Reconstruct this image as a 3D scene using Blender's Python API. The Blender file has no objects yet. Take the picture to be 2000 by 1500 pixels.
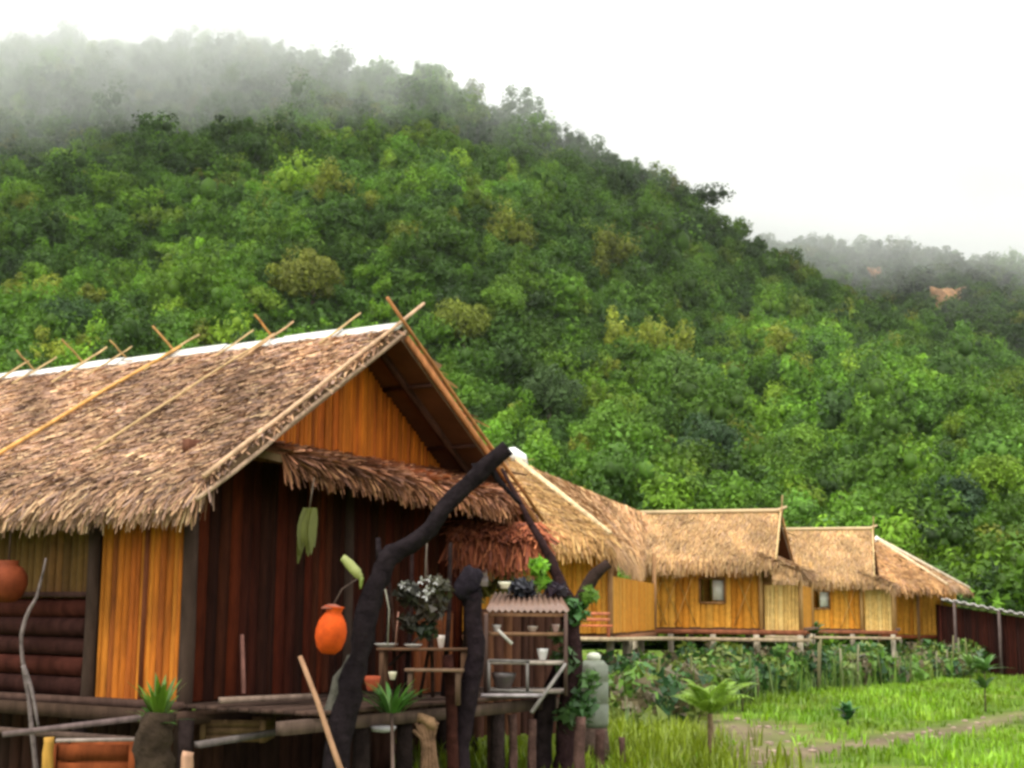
import bpy, math, random
import numpy as np
from mathutils import Vector
R_ = math.radians
rnd = random.Random(7)
rng = np.random.default_rng(11)
scene = bpy.context.scene
COL = scene.collection

# ------------------------------------------------------------------ camera, sky, sun, exposure
F, PIT, ROLL, CZ = 2745.0, R_(9.268), R_(.431), 1.75
cam_d = bpy.data.cameras.new('camera'); cam = bpy.data.objects.new('camera', cam_d); COL.objects.link(cam)
cam.location = (0, 0, CZ); cam.rotation_mode = 'YXZ'
cam.rotation_euler = (R_(90)+PIT, 0, 0)
from mathutils import Matrix
cam.rotation_mode = 'XYZ'
cam.rotation_euler = (Matrix.Rotation(R_(90)+PIT, 3, 'X') @ Matrix.Rotation(ROLL, 3, 'Z')).to_euler()
cam_d.sensor_width = 36; cam_d.lens = 36*F/2000; cam_d.clip_end = 5000; cam_d.clip_start = .1
scene.camera = cam

SUN_EL, SUN_AZ = R_(58), R_(215)          # azimuth clockwise from +Y: light from behind the camera, left
world = bpy.data.worlds.new('World'); scene.world = world; world.use_nodes = True
nt = world.node_tree; nt.nodes.clear()
sky = nt.nodes.new('ShaderNodeTexSky'); sky.sky_type = 'NISHITA'; sky.sun_disc = False
sky.sun_elevation = SUN_EL; sky.sun_rotation = SUN_AZ; sky.air_density = 1; sky.dust_density = 6; sky.ozone_density = .5
hsv = nt.nodes.new('ShaderNodeHueSaturation'); hsv.inputs['Saturation'].default_value = .12
mixw = nt.nodes.new('ShaderNodeMixRGB'); mixw.inputs[0].default_value = .8
mixw.inputs[2].default_value = (14.8, 14.9, 15.0, 1)       # even white overcast
bg = nt.nodes.new('ShaderNodeBackground'); bg.inputs['Strength'].default_value = .1
wo = nt.nodes.new('ShaderNodeOutputWorld')
nt.links.new(sky.outputs[0], hsv.inputs['Color']); nt.links.new(hsv.outputs[0], mixw.inputs[1])
nt.links.new(mixw.outputs[0], bg.inputs['Color']); nt.links.new(bg.outputs[0], wo.inputs['Surface'])
sd = bpy.data.lights.new('sun', 'SUN'); sd.energy = 1.3; sd.angle = R_(12); sd.color = (1, .95, .86)
sun = bpy.data.objects.new('sun', sd); COL.objects.link(sun)
dirv = Vector((math.sin(SUN_AZ)*math.cos(SUN_EL), math.cos(SUN_AZ)*math.cos(SUN_EL), math.sin(SUN_EL)))
sun.rotation_euler = dirv.to_track_quat('Z', 'Y').to_euler(); sun.location = (-20, -20, 40)
vs = scene.view_settings; vs.view_transform = 'Standard'; vs.look = 'None'; vs.gamma = 1; vs.exposure = 0.85; vs.use_curve_mapping = False
cy = scene.cycles
cy.use_denoising = True
cy.max_bounces = 16; cy.diffuse_bounces = 3; cy.volume_bounces = 16; cy.transparent_max_bounces = 8
cy.volume_step_rate = 4; cy.volume_max_steps = 96
cy.pixel_filter_type = 'BLACKMAN_HARRIS'; cy.filter_width = 3.0

# ------------------------------------------------------------------ projection helpers (pixels of the 2000x1500 photograph -> points)
V = lambda *a: np.array(a, float)
def ray(px, py):
    X, Y = px-1000, py-750; cr, sr = math.cos(ROLL), math.sin(ROLL)
    x = cr*X+sr*Y; y = -sr*X+cr*Y; c, s = math.cos(PIT), math.sin(PIT)
    return V(x/F, c+(y/F)*s, s-(y/F)*c)
def at(px, py, D): d = ray(px, py); return V(0, 0, CZ)+d*D/d[1]
def gnd(px, py, z=0.): d = ray(px, py); return V(0, 0, CZ)+d*(z-CZ)/d[2]
G = V(math.sin(.5733), math.cos(.5733), 0); Rr = V(-G[1], G[0], 0); O = V(-2.7636, 12.301, 0)
def H(u, v, z): return O+G*u+Rr*v+V(0, 0, z)
def unit(a): a = np.asarray(a, float); return a/(np.linalg.norm(a)+1e-12)

# ------------------------------------------------------------------ materials
def mat(name, rough=.8, scale=3., amt=.35, bump=.0, trans=0., spec=.3, stretch=(1, 1, 1), metal=0., grime=0.):
    m = bpy.data.materials.new(name); m.use_nodes = True; n = m.node_tree.nodes; l = m.node_tree.links; n.clear()
    out = n.new('ShaderNodeOutputMaterial'); p = n.new('ShaderNodeBsdfPrincipled')
    a = n.new('ShaderNodeAttribute'); a.attribute_name = 'Col'
    tc = n.new('ShaderNodeTexCoord'); mp = n.new('ShaderNodeMapping'); mp.inputs['Scale'].default_value = stretch
    nz = n.new('ShaderNodeTexNoise'); nz.inputs['Scale'].default_value = scale; nz.inputs['Detail'].default_value = 6
    nz.inputs['Roughness'].default_value = .65
    l.new(tc.outputs['Object'], mp.inputs['Vector']); l.new(mp.outputs[0], nz.inputs['Vector'])
    mr = n.new('ShaderNodeMapRange'); mr.inputs[1].default_value = .25; mr.inputs[2].default_value = .75
    mr.inputs[3].default_value = 1-amt; mr.inputs[4].default_value = 1+amt
    l.new(nz.outputs['Fac'], mr.inputs[0])
    vm = n.new('ShaderNodeVectorMath'); vm.operation = 'SCALE'
    l.new(a.outputs['Color'], vm.inputs[0]); l.new(mr.outputs[0], vm.inputs['Scale'])
    l.new(vm.outputs[0], p.inputs['Base Color'])
    p.inputs['Roughness'].default_value = rough; p.inputs['Specular IOR Level'].default_value = spec; p.inputs['Metallic'].default_value = metal
    if bump:
        b = n.new('ShaderNodeBump'); b.inputs['Strength'].default_value = bump; b.inputs['Distance'].default_value = .05 if name == 'bark' else .02
        l.new(nz.outputs['Fac'], b.inputs['Height']); l.new(b.outputs[0], p.inputs['Normal'])
    if trans:
        t = n.new('ShaderNodeBsdfTranslucent'); mx = n.new('ShaderNodeMixShader'); mx.inputs[0].default_value = trans
        l.new(vm.outputs[0], t.inputs['Color']); l.new(p.outputs[0], mx.inputs[1]); l.new(t.outputs[0], mx.inputs[2]); l.new(mx.outputs[0], out.inputs['Surface'])
    else: l.new(p.outputs[0], out.inputs['Surface'])
    return m
M = dict(
    thatch=mat('thatch', .85, 2.2, .35, 0, .08, .15), straw=mat('straw', .85, 1.2, .25, 0, .1, .15),
    bamboo=mat('bamboo', .7, 3.5, .5, .3, 0, .15, (3, 3, .6)), wood=mat('weathered_wood', .9, 4, .5, .6, 0, .08, (2, 2, .6)),
    woven=mat('woven_bamboo', .75, 9, .28, .2, 0, .12), bark=mat('bark', .95, 9, .6, 1., 0, .05),
    leaf=mat('leaf', .55, .35, .25, 0, .3, .25), leafn=mat('leaf_near', .45, 3, .2, 0, .3, .4),
    clay=mat('clay', .75, 7, .4, .3, 0, .12), tin=mat('tin', .45, 12, .25, .1, 0, .5), ceramic=mat('ceramic', .25, 10, .06, 0, 0, .5),
    ground=mat('soil_and_grass', .95, 1.2, .4, .3, 0, .1), hill=mat('hill_soil', .95, .08, .4, 0, 0, .1), rock=mat('rock', .9, .15, .5, .5, 0, .1))

# ------------------------------------------------------------------ mesh builder
ORIG = {}
class MB:
    def __init__(s): s.v = []; s.f = []; s.c = []; s.n = 0
    def add(s, verts, faces, col):
        verts = np.asarray(verts, float).reshape(-1, 3); col = np.asarray(col, float)
        if col.ndim == 1: col = np.tile(col, (len(verts), 1))
        s.v.append(verts); s.c.append(col); s.f.append(np.asarray(faces, np.int64)+s.n); s.n += len(verts)
    def hexa(s, p, col):      # 8 corners: bottom 0-3, top 4-7
        s.add(p, [[3, 2, 1, 0], [4, 5, 6, 7], [0, 1, 5, 4], [1, 2, 6, 5], [2, 3, 7, 6], [3, 0, 4, 7]], col)
    def box(s, c, ax, ay, az, col):   # half-extent vectors
        c, ax, ay, az = map(np.asarray, (c, ax, ay, az))
        s.hexa([c-ax-ay-az, c+ax-ay-az, c+ax+ay-az, c-ax+ay-az, c-ax-ay+az, c+ax-ay+az, c+ax+ay+az, c-ax+ay+az], col)
    def beam(s, a, b, w, h, col):      # rectangular bar from a to b
        a, b = np.asarray(a, float), np.asarray(b, float); d = b-a; L = np.linalg.norm(d); d = d/L
        up = V(0, 0, 1) if abs(d[2]) < .9 else V(0, 1, 0)
        sx = unit(np.cross(d, up)); sz = np.cross(sx, d)
        s.box((a+b)/2, d*L/2, sx*w/2, sz*h/2, col)
    def tube(s, pts, rad, col, n=8, wob=0., flat=1.):
        pts = [np.asarray(p, float) for p in pts]
        if np.isscalar(rad): rad = [rad]*len(pts)
        vs_, ref = [], None
        for i, p in enumerate(pts):
            t = unit(pts[min(i+1, len(pts)-1)]-pts[max(i-1, 0)])
            if ref is None: ref = V(0, 0, 1) if abs(t[2]) < .8 else V(0, 1, 0)
            a = unit(np.cross(t, ref)); b = np.cross(a, t); ref = b
            for k in range(n):
                q = 2*math.pi*k/n; rr = rad[i]*(1+wob*rnd.uniform(-1, 1))
                vs_.append(p+a*math.cos(q)*rr+b*math.sin(q)*rr*flat)
        m = len(pts); fs = [[i*n+k, i*n+(k+1) % n, (i+1)*n+(k+1) % n, (i+1)*n+k] for i in range(m-1) for k in range(n)]
        vs_ += [pts[0], pts[-1]]; a, b = m*n, m*n+1
        fs += [[a, (k+1) % n, k, a] for k in range(n)]+[[b, (m-1)*n+k, (m-1)*n+(k+1) % n, b] for k in range(n)]
        s.add(vs_, fs, col)
    def lathe(s, c, prof, col, n=16, axis=V(0, 0, 1)):
        c = np.asarray(c, float); ax = unit(axis); a = unit(np.cross(ax, V(.3, .9, .1))); b = np.cross(ax, a)
        vs_ = [c+ax*z+(a*math.cos(2*math.pi*k/n)+b*math.sin(2*math.pi*k/n))*r for r, z in prof for k in range(n)]
        m = len(prof); fs = [[i*n+k, i*n+(k+1) % n, (i+1)*n+(k+1) % n, (i+1)*n+k] for i in range(m-1) for k in range(n)]
        s.add(vs_, fs, col)
    def build(s, name, m, parent=None, origin=None, smooth=False):
        v = np.concatenate(s.v); c = np.concatenate(s.c)
        o0 = ORIG.get(parent.name, V(0, 0, 0)) if parent is not None else (np.asarray(origin, float) if origin is not None else V(0, 0, 0))
        v = v-o0
        tris = []; loops = []; sizes = []
        for f in s.f:
            if f.shape[1] == 4:
                deg = f[:, 0] == f[:, 3]
                q = f[~deg]; loops.append(q.ravel()); sizes.append(np.full(len(q), 4))
                t = f[deg][:, :3]; loops.append(t.ravel()); sizes.append(np.full(len(t), 3))
            else: loops.append(f.ravel()); sizes.append(np.full(len(f), f.shape[1]))
        loops = np.concatenate(loops); sizes = np.concatenate(sizes)
        me = bpy.data.meshes.new(name); me.vertices.add(len(v)); me.vertices.foreach_set('co', v.astype(np.float32).ravel())
        me.loops.add(len(loops)); me.loops.foreach_set('vertex_index', loops.astype(np.int32))
        me.polygons.add(len(sizes)); st = np.concatenate([[0], np.cumsum(sizes)[:-1]])
        me.polygons.foreach_set('loop_start', st.astype(np.int32)); me.polygons.foreach_set('loop_total', sizes.astype(np.int32))
        me.update(calc_edges=True)
        at_ = me.attributes.new('Col', 'FLOAT_COLOR', 'POINT')
        at_.data.foreach_set('color', np.hstack([np.clip(c, 0, 1), np.ones((len(c), 1))]).astype(np.float32).ravel())
        if smooth: me.polygons.foreach_set('use_smooth', np.ones(len(sizes), bool))
        me.materials.append(m); me.validate()
        o = bpy.data.objects.new(name, me); COL.objects.link(o)
        if parent is not None: o.parent = parent; ORIG[o.name] = o0
        else: o.location = o0; ORIG[o.name] = o0
        return o
def tag(o, label=None, cat=None, group=None, kind=None):
    if label: o['label'] = label
    if cat: o['category'] = cat
    if group: o['group'] = group
    if kind: o['kind'] = kind
    return o
def thing(name, loc, label, cat, group=None):
    o = bpy.data.objects.new(name, None); COL.objects.link(o); o.location = loc; o.empty_display_size = .2
    ORIG[o.name] = np.asarray(loc, float); return tag(o, label, cat, group)
def jit(c, a=.15): k = 1+rnd.uniform(-a, a); return V(*c)*k
def sph(c, r, n=8, m=6, sq=1.): # profile helper for a round thing
    return [(max(.0005, r*math.sin(math.pi*i/m)), -r*sq*math.cos(math.pi*i/m)) for i in range(m+1)]

# value noise for terrain
_g = rng.random((64, 64))
def vnoise(x, y):
    x = np.asarray(x, float) % 64; y = np.asarray(y, float) % 64
    xi = np.floor(x).astype(int); yi = np.floor(y).astype(int); fx = x-xi; fy = y-yi
    fx = fx*fx*(3-2*fx); fy = fy*fy*(3-2*fy); a = _g[xi % 64, yi % 64]; b = _g[(xi+1) % 64, yi % 64]; c = _g[xi % 64, (yi+1) % 64]; d = _g[(xi+1) % 64, (yi+1) % 64]
    return (a*(1-fx)+b*fx)*(1-fy)+(c*(1-fx)+d*fx)*fy
def fbm(x, y): return vnoise(x, y)*.55+vnoise(x*2.1+5, y*2.1+9)*.3+vnoise(x*4.3+3, y*4.3+1)*.15-.5

# ------------------------------------------------------------------ terrain
def grid_obj(name, X, Y, Z, colf, m, kind='structure', label=None, cat=None):
    ny, nx = X.shape; mb = MB(); v = np.stack([X, Y, Z], -1).reshape(-1, 3)
    i = np.arange(ny-1)[:, None]*nx+np.arange(nx-1)[None]; i = i.ravel()
    mb.add(v, np.stack([i, i+1, i+nx+1, i+nx], -1), colf(v)); o = mb.build(name, m, smooth=True)
    o['kind'] = kind; return o
def gz(x, y):     # ground height
    x = np.asarray(x, float); y = np.asarray(y, float)
    return .10*fbm(x*.6, y*.6)*np.clip((y-10)/8, 0, 1)+.12*np.exp(-((y-30)/6)**2)
def is_path(x, y):
    # the brown earth strip crossing the grass on the right
    c1 = 17.6+(x-3)*1.24 ; w = .55+.5*vnoise(x*.8, y*.8)
    a = np.exp(-((y-c1)/.65)**2)*np.clip((x-2.6)/1.0, 0, 1)
    b = np.exp(-((x-2.9)/.9)**2-((y-18.6)/3.2)**2)+np.exp(-((x-3.5)/.8)**2-((y-22.5)/1.8)**2)
    return np.clip(a*.95*w*1.3+b*1.0*w*1.3, 0, 1)
def gcol(v):
    p = is_path(v[:, 0], v[:, 1])[:, None]; n = fbm(v[:, 0]*1.7, v[:, 1]*1.7)[:, None]
    gr = (V(.08, .14, .012)+V(.09, .05, .03)*np.clip(fbm(v[:, 0]*.9+4, v[:, 1]*.9)[:, None]*4, 0, 1))*(1+n*.8); so = V(.155, .12, .072)*(1+n*.7); return gr*(1-p)+so*p
xs = np.linspace(-40, 60, 300); ys = np.linspace(2, 70, 260); X, Y = np.meshgrid(xs, ys)
grid_obj('ground', X, Y, gz(X, Y), gcol, M['ground'])
mbf = MB(); mbf.add([(-2500, -600, -.6), (2500, -600, -.6), (2500, 3000, -.6), (-2500, 3000, -.6)], [[0, 1, 2, 3]], V(.05, .09, .02)); tag(mbf.build('valley_floor', M['hill']), kind='structure')

R1 = np.array([(-900, 150), (-300, 60), (0, 5), (480, 15), (600, 45), (700, 75), (760, 80), (830, 65), (900, 115), (950, 150), (1040, 178), (1150, 225), (1270, 262), (1350, 322), (1410, 370), (1460, 405), (1600, 470), (1720, 545), (1850, 605), (1980, 640), (2300, 790), (2900, 960)], float)
def ridge(a, tbl): return (1198-np.interp(1000+a*F, tbl[:, 0], tbl[:, 1]))/F
def D1(a): return np.interp(a, [-.6, -.36, 0, .36, .6], [360, 340, 300, 245, 215])
D0 = 112.
def hill_h(x, y):
    a = x/y; d1 = D1(a); Hh = CZ+ridge(a, R1)*d1-6.5; t = (y-D0)/(d1-D0)
    tt = np.clip(t, 0, 1); base = Hh*(tt**1.06)
    nz = (fbm(x/26, y/40+3)*20+fbm(x/9, y/12)*4)*np.clip(tt*3, 0, 1)*np.clip((1-tt)*4, .12, 1)
    z = base+nz; z = np.where(t > 1, Hh-(y-d1)*.55, z); return np.where(t < 0, -.3, z)
a_ = np.linspace(-.56, .56, 220); dd = np.linspace(100, 420, 200); A_, D_ = np.meshgrid(a_, dd)
grid_obj('hill', A_*D_, D_, np.maximum(hill_h(A_*D_, D_), -.3), lambda v: np.tile(V(.035, .06, .018), (len(v), 1)), M['hill'])
R2 = np.array([(-500, 300), (1000, 380), (1400, 425), (1500, 435), (1600, 435), (1750, 442), (1980, 470), (2300, 520), (2900, 700)], float)
R3 = np.array([(600, 150), (1000, 150), (1300, 170), (1440, 195), (1530, 250), (1600, 340), (1700, 400), (1980, 450), (2900, 700)], float)
def mk_hill(tbl, y0, z0, d_of, pw):
    def f(x, y):
        a = x/y; d1 = d_of(a); Hh = CZ+ridge(a, tbl)*d1-6; t = (y-y0)/(d1-y0); tt = np.clip(t, 0, 1)
        z = z0+(Hh-z0)*tt**pw+(fbm(x/30, y/40)*26+fbm(x/11, y/15)*8)*np.clip((1-tt)*3, .1, 1); return np.where(t > 1, Hh-(y-d1)*.5, z)
    return f
hill2_h = mk_hill(R2, 280, 20, lambda a: 395+a*20, .8)
hill3_h = mk_hill(R3, 450, 60, lambda a: 600+a*20, .8)
for nm, hf, d0_, d1_ in (('far_mountain', hill2_h, 262, 450), ('misty_mountain', hill3_h, 452, 680)):
    a2 = np.linspace(-.05, .56, 160); dd2 = np.linspace(d0_, d1_, 100); A2, D2 = np.meshgrid(a2, dd2)
    grid_obj(nm, A2*D2, D2, hf(A2*D2, D2), lambda v: np.tile(V(.04, .06, .025), (len(v), 1)), M['hill'])

# ------------------------------------------------------------------ foliage generator
ICO_V = None
def ico():
    p = (1+5**.5)/2
    v = np.array([(-1, p, 0), (1, p, 0), (-1, -p, 0), (1, -p, 0), (0, -1, p), (0, 1, p), (0, -1, -p), (0, 1, -p), (p, 0, -1), (p, 0, 1), (-p, 0, -1), (-p, 0, 1)], float)
    f = np.array([(0, 11, 5), (0, 5, 1), (0, 1, 7), (0, 7, 10), (0, 10, 11), (1, 5, 9), (5, 11, 4), (11, 10, 2), (10, 7, 6), (7, 1, 8), (3, 9, 4), (3, 4, 2), (3, 2, 6), (3, 6, 8), (3, 8, 9), (4, 9, 5), (2, 4, 11), (6, 2, 10), (8, 6, 7), (9, 8, 1)])
    return v/np.linalg.norm(v[0]), f
def leaf_tris(pos, nrm, size, r, asp=1.7):
    n = len(pos); a = r.normal(size=(n, 3)); t1 = np.cross(nrm, a); t1 /= np.linalg.norm(t1, axis=1)[:, None]+1e-9; t2 = np.cross(nrm, t1)
    t2 /= np.linalg.norm(t2, axis=1)[:, None]+1e-9; s = size[:, None]
    return np.stack([pos-t1*s*.5-t2*s*.3*asp, pos+t1*s*.5-t2*s*.3*asp, pos+t2*s*.6*asp], 1)
def crowns(mb, C, R, HH, col, nl, r, lobes=9, ls=.085, core=True):
    """C: crown centres, R radius, HH half height; leaves over lobed shells"""
    N = len(C); ld = r.normal(size=(N, lobes, 3)); ld[..., 2] = np.abs(ld[..., 2])*1.1-.45; ld /= np.linalg.norm(ld, axis=2)[..., None]
    lr = r.uniform(.20, .50, (N, lobes)); lc = ld*(.72*r.uniform(.35, 1.25, (N, lobes, 1)))
    sc = np.stack([R, R, HH], -1)
    lb = r.uniform(.72, 1.3, (N, lobes, 1))
    j = r.integers(0, lobes, (N, nl)); I = np.arange(N)[:, None]
    d = r.normal(size=(N, nl, 3)); d[..., 2] += .35; d /= np.linalg.norm(d, axis=2)[..., None]
    p = (lc[I, j]+d*(lr[I, j]*r.uniform(.78, 1.28, (N, nl)))[..., None])*sc[:, None]+C[:, None]
    nr = d+r.normal(size=d.shape)*.45; nr /= np.linalg.norm(nr, axis=2)[..., None]
    s = (R[:, None]*ls*r.uniform(.7, 1.5, (N, nl)))+.12
    cc = col[:, None]*lb[I, j]*r.uniform(.7, 1.35, (N, nl, 1))
    T = leaf_tris(p.reshape(-1, 3), nr.reshape(-1, 3), s.ravel(), r)
    n = len(T); mb.add(T.reshape(-1, 3), np.arange(n*3).reshape(-1, 3), np.repeat(cc.reshape(-1, 3), 3, 0))
    if core:
        iv, if_ = ico(); P = (lc[:, :, None]+iv[None, None]*(lr*.45)[..., None, None])*sc[:, None, None]+C[:, None, None]
        k = N*lobes; mb.add(P.reshape(-1, 3), (if_[None]+np.arange(k)[:, None, None]*12).reshape(-1, 3), np.repeat((col[:, None]*lb*.8).reshape(-1, 3), 12, 0))
PAL = np.array([(.055, .115, .018), (.075, .16, .02), (.10, .19, .022), (.13, .20, .03), (.035, .075, .022), (.028, .06, .025), (.15, .17, .035), (.06, .13, .03), (.045, .10, .02)])
PAL = PAL*V(1.45, 1.42, .72)
PW = np.array([.2, .2, .14, .07, .09, .05, .05, .12, .08]); PW /= PW.sum()
def scatter(n, amin, amax, dmin, dmaxf, r, hf, spacing):
    a = r.uniform(amin, amax, n); u = r.uniform(0, 1, n)
    dm = dmaxf(a); d = np.sqrt(dmin**2+(dm**2-dmin**2)*u)
    x, y = a*d, d; keep = []; cell = {}
    for i in range(n):
        k = (int(x[i]//spacing), int(y[i]//spacing)); ok = True
        for dx in (-1, 0, 1):
            for dy in (-1, 0, 1):
                for q in cell.get((k[0]+dx, k[1]+dy), ()):
                    if (x[q]-x[i])**2+(y[q]-y[i])**2 < spacing**2*.8: ok = False
        if ok: cell.setdefault(k, []).append(i); keep.append(i)
    return x[keep], y[keep]
def on_hill(px, py):
    for D in np.arange(100, 420, .5):
        p = at(px, py, D)
        if hill_h(p[0], p[1]) > p[2]: return p
TREES = [  # photo position, crown radius in photo pixels, colour, label
 (905, 655, 62, (.15, .20, .03), 'olive yellow rounded tree just right of the crossed poles at the gable peak'),
 (1072, 800, 70, (.045, .085, .03), 'dark dull green tree low on the slope above the white ridge end'),
 (985, 600, 52, (.10, .20, .025), 'bright green tree highest of the single trees above the gable peak'),
 (1390, 905, 80, (.03, .065, .028), 'very dark broad tree on the slope above the windowed hut'),
 (1190, 860, 66, (.09, .19, .025), 'bright green broad tree between the white ridge end and the very dark tree'),
 (1560, 900, 60, (.11, .22, .025), 'lime green tree directly right of the very dark broad tree'),
 (1250, 965, 48, (.06, .11, .02), 'low mid green tree touching the valley between the first two straw roofs'),
 (1850, 1020, 78, (.028, .06, .03), 'large blackish green tree rising behind the low shed roof'),
 (1690, 960, 60, (.08, .17, .022), 'fresh green tree above the smaller reddish roofed hut'),
 (1940, 950, 62, (.12, .22, .022), 'light yellow green tree at the right edge of the hillside'),
 (1455, 1000, 40, (.035, .08, .03), 'small dark tree peeping over the ridge of the windowed hut'),
 (1920, 1130, 50, (.12, .23, .03), 'bright green bushy tree just above the flat shed roof'),
 (610, 560, 66, (.14, .17, .03), 'yellowish spreading tree behind the middle of the near roof ridge'),
 (330, 600, 62, (.09, .18, .02), 'leafy green tree above the left half of the near roof ridge'),
 (120, 640, 56, (.04, .09, .03), 'dark green tree above the far left end of the near roof'),
 (1310, 760, 62, (.075, .15, .03), 'mid green domed tree on the slope above the very dark broad tree'),
]
TP = []
for px, py, rp, c, lab in TREES:
    q = on_hill(px, py+rp*.55); r_ = rp/F*q[1]; x, y = q[0], q[1]; z = float(hill_h(x, y)); TP.append((x, y, r_))
    t = thing('tree', (x, y, z), lab, 'tree', 'single trees on the lower hillside')
    mb = MB(); crowns(mb, np.array([[x, y, z+r_*.7]]), np.array([r_]), np.array([r_*.9]), np.array([c])*V(1.5, 1.35, 1.1), 6500, rng, lobes=30, ls=.035, core=False); mb.build('crown', M['leaf'], t)
    mb = MB(); mb.tube([(x, y, z-.3), (x+.1, y, z+r_*.5), (x, y+.1, z+r_*1.1)], [r_*.09, r_*.06, r_*.03], V(.14, .11, .08), 7)
    for k in range(4): an = k*1.6+x; mb.tube([(x, y, z+r_*.45), (x+math.cos(an)*r_*.35, y+math.sin(an)*r_*.35, z+r_*.95)], [r_*.04, r_*.015], V(.14, .11, .08), 5)
    mb.build('trunk', M['bark'], t)
# front hillside forest, one mass nobody could count
fx, fy = scatter(26000, -.45, .46, 112, lambda a: D1(a)+12, rng, hill_h, 2.6)
_k = np.ones(len(fx), bool)
for x, y, r_ in TP: _k &= (fx-x)**2+(fy-y)**2 > (r_*.6)**2
fx, fy = fx[_k], fy[_k]
def forest_cols(x, y, n, r):
    ci = r.choice(len(PAL), n, p=PW); c = PAL[ci]
    k = np.clip(.5+fbm(x/22, y/30)*2.2, 0, 1)[:, None]       # patches of lighter secondary growth
    return (c*.9+V(.10, .19, .026)*.12)*(.6+.8*k)*r.uniform(.72, 1.3, (n, 1))
rad = rng.uniform(1.3, 3.5, len(fx)); rad *= np.where(rng.random(len(fx)) < .12, 1.35, 1)
rad *= np.where(rng.random(len(fx)) < .05, 1.55, 1); small = (fbm(fx/16+7, fy/22+2) > .06); rad = np.where(small, rad*.72, rad)
C = np.stack([fx, fy, hill_h(fx, fy)+rad*rng.uniform(.5, 1.0, len(fx))+.2], -1)
fm = MB(); crowns(fm, C, rad, rad*rng.uniform(.75, 1.6, len(fx)), forest_cols(fx, fy, len(fx), rng), 760, rng, lobes=11, ls=.055)
n = 330000; ua = rng.uniform(-.46, .47, n); ud = np.sqrt(108**2+(D1(ua)**2+2500-108**2)*rng.random(n)); ux = ua*ud; uz = hill_h(ux, ud)+rng.uniform(0, 1.3, n)
nr2 = rng.normal(size=(n, 3)); nr2[:, 2] = np.abs(nr2[:, 2])+.4; nr2 /= np.linalg.norm(nr2, axis=1)[:, None]
T = leaf_tris(np.stack([ux, ud, uz], 1), nr2, rng.uniform(.45, 1.0, n), rng); fm.add(T.reshape(-1, 3), np.arange(n*3).reshape(-1, 3), np.repeat(V(.08, .16, .025)*rng.uniform(.5, 1.4, (n, 1)), 3, 0))
tag(fm.build('forest', M['leaf']), 'dense green forest covering the whole hillside up into the cloud', 'forest', kind='stuff')
# farther mountain's forest
def far_hit(px, py):
    for D in np.arange(264, 440, 1.):
        p = at(px, py, D)
        if hill2_h(p[0], p[1]) > p[2]: return p
    return at(px, py, 380.)
CL = [(1855, 592, 5.0, 6.5, 'orange red bare cliff face on the far mountain at the right'), (1708, 540, 2.0, 5.0, 'narrow pale pinkish cliff streak on the far mountain')]
CLP = [far_hit(c[0], c[1]) for c in CL]
for nm, hf, n_, y0_, y1_, sp_, r0, r1, lab in (('far_forest', hill2_h, 6000, 268, 405, 3.6, 2., 4.4, 'darker green forest on the farther mountain at the right'), ('misty_forest', hill3_h, 2600, 470, 605, 6.5, 3., 6., 'forest of the misty ridge almost lost in the white cloud')):
    gx, gy = scatter(n_, .0, .46, y0_, lambda a: y1_+a*0, rng, hf, sp_)
    kk = np.ones(len(gx), bool)
    for c_, p_ in zip(CL, CLP): kk &= ~((abs(gx-p_[0]) < c_[2]+1) & (gy < p_[1]+5) & (gy > p_[1]-11))
    gx, gy = gx[kk], gy[kk]; rad = rng.uniform(r0, r1, len(gx)); C = np.stack([gx, gy, hf(gx, gy)+rad*.6], -1)
    fm = MB(); crowns(fm, C, rad, rad*.95, forest_cols(gx, gy, len(gx), rng)*.72, 300, rng, lobes=8, ls=.09)
    n = 60000; ua = rng.uniform(.0, .46, n); ud = rng.uniform(y0_, y1_+20, n); nr2 = rng.normal(size=(n, 3)); nr2[:, 2] = abs(nr2[:, 2])+.4; nr2 /= np.linalg.norm(nr2, axis=1)[:, None]
    T = leaf_tris(np.stack([ua*ud, ud, hf(ua*ud, ud)+rng.uniform(0, 1.5, n)], 1), nr2, rng.uniform(.9, 2., n), rng); fm.add(T.reshape(-1, 3), np.arange(n*3).reshape(-1, 3), np.repeat(V(.07, .13, .02)*rng.uniform(.5, 1.4, (n, 1)), 3, 0))
    tag(fm.build(nm, M['leaf']), lab, 'forest', kind='stuff')
# reddish cliffs on the far mountain
def cliff(c, hw, hh, label):
    nx, ny = 26, 20; Pf = []; cf = []
    for j in range(ny):
        for i in range(nx):
            u = i/(nx-1)*2-1; w = j/(ny-1)*2-1; ed = max(abs(u), abs(w)); x = c[0]+u*hw*(1+.2*fbm(w*3+9, 4)); z = c[2]-2+w*hh*(1+.25*fbm(u*2+5, 7))
            y = c[1]-5.0+(w+1)*1.6+max(0, ed-.55)**1.5*9+fbm(u*2.5+3, w*2.5+8)*2.4+fbm(u*9, w*4)*1.0; Pf.append(V(x, y, z)); cf.append(V(.42, .23, .115)*(.55+.9*vnoise(u*4+7, w*2+9))*(1.1 if vnoise(u*9, w*2) > .5 else .75))
    f = [[j*nx+i, j*nx+i+1, (j+1)*nx+i+1, (j+1)*nx+i] for j in range(ny-1) for i in range(nx-1)]
    mb = MB(); mb.add(Pf, f, cf); tag(mb.build('cliff', M['rock'], origin=c), label, 'cliff')
for c_, p_ in zip(CL, CLP): cliff(p_, c_[2], c_[3], c_[4])
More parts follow.
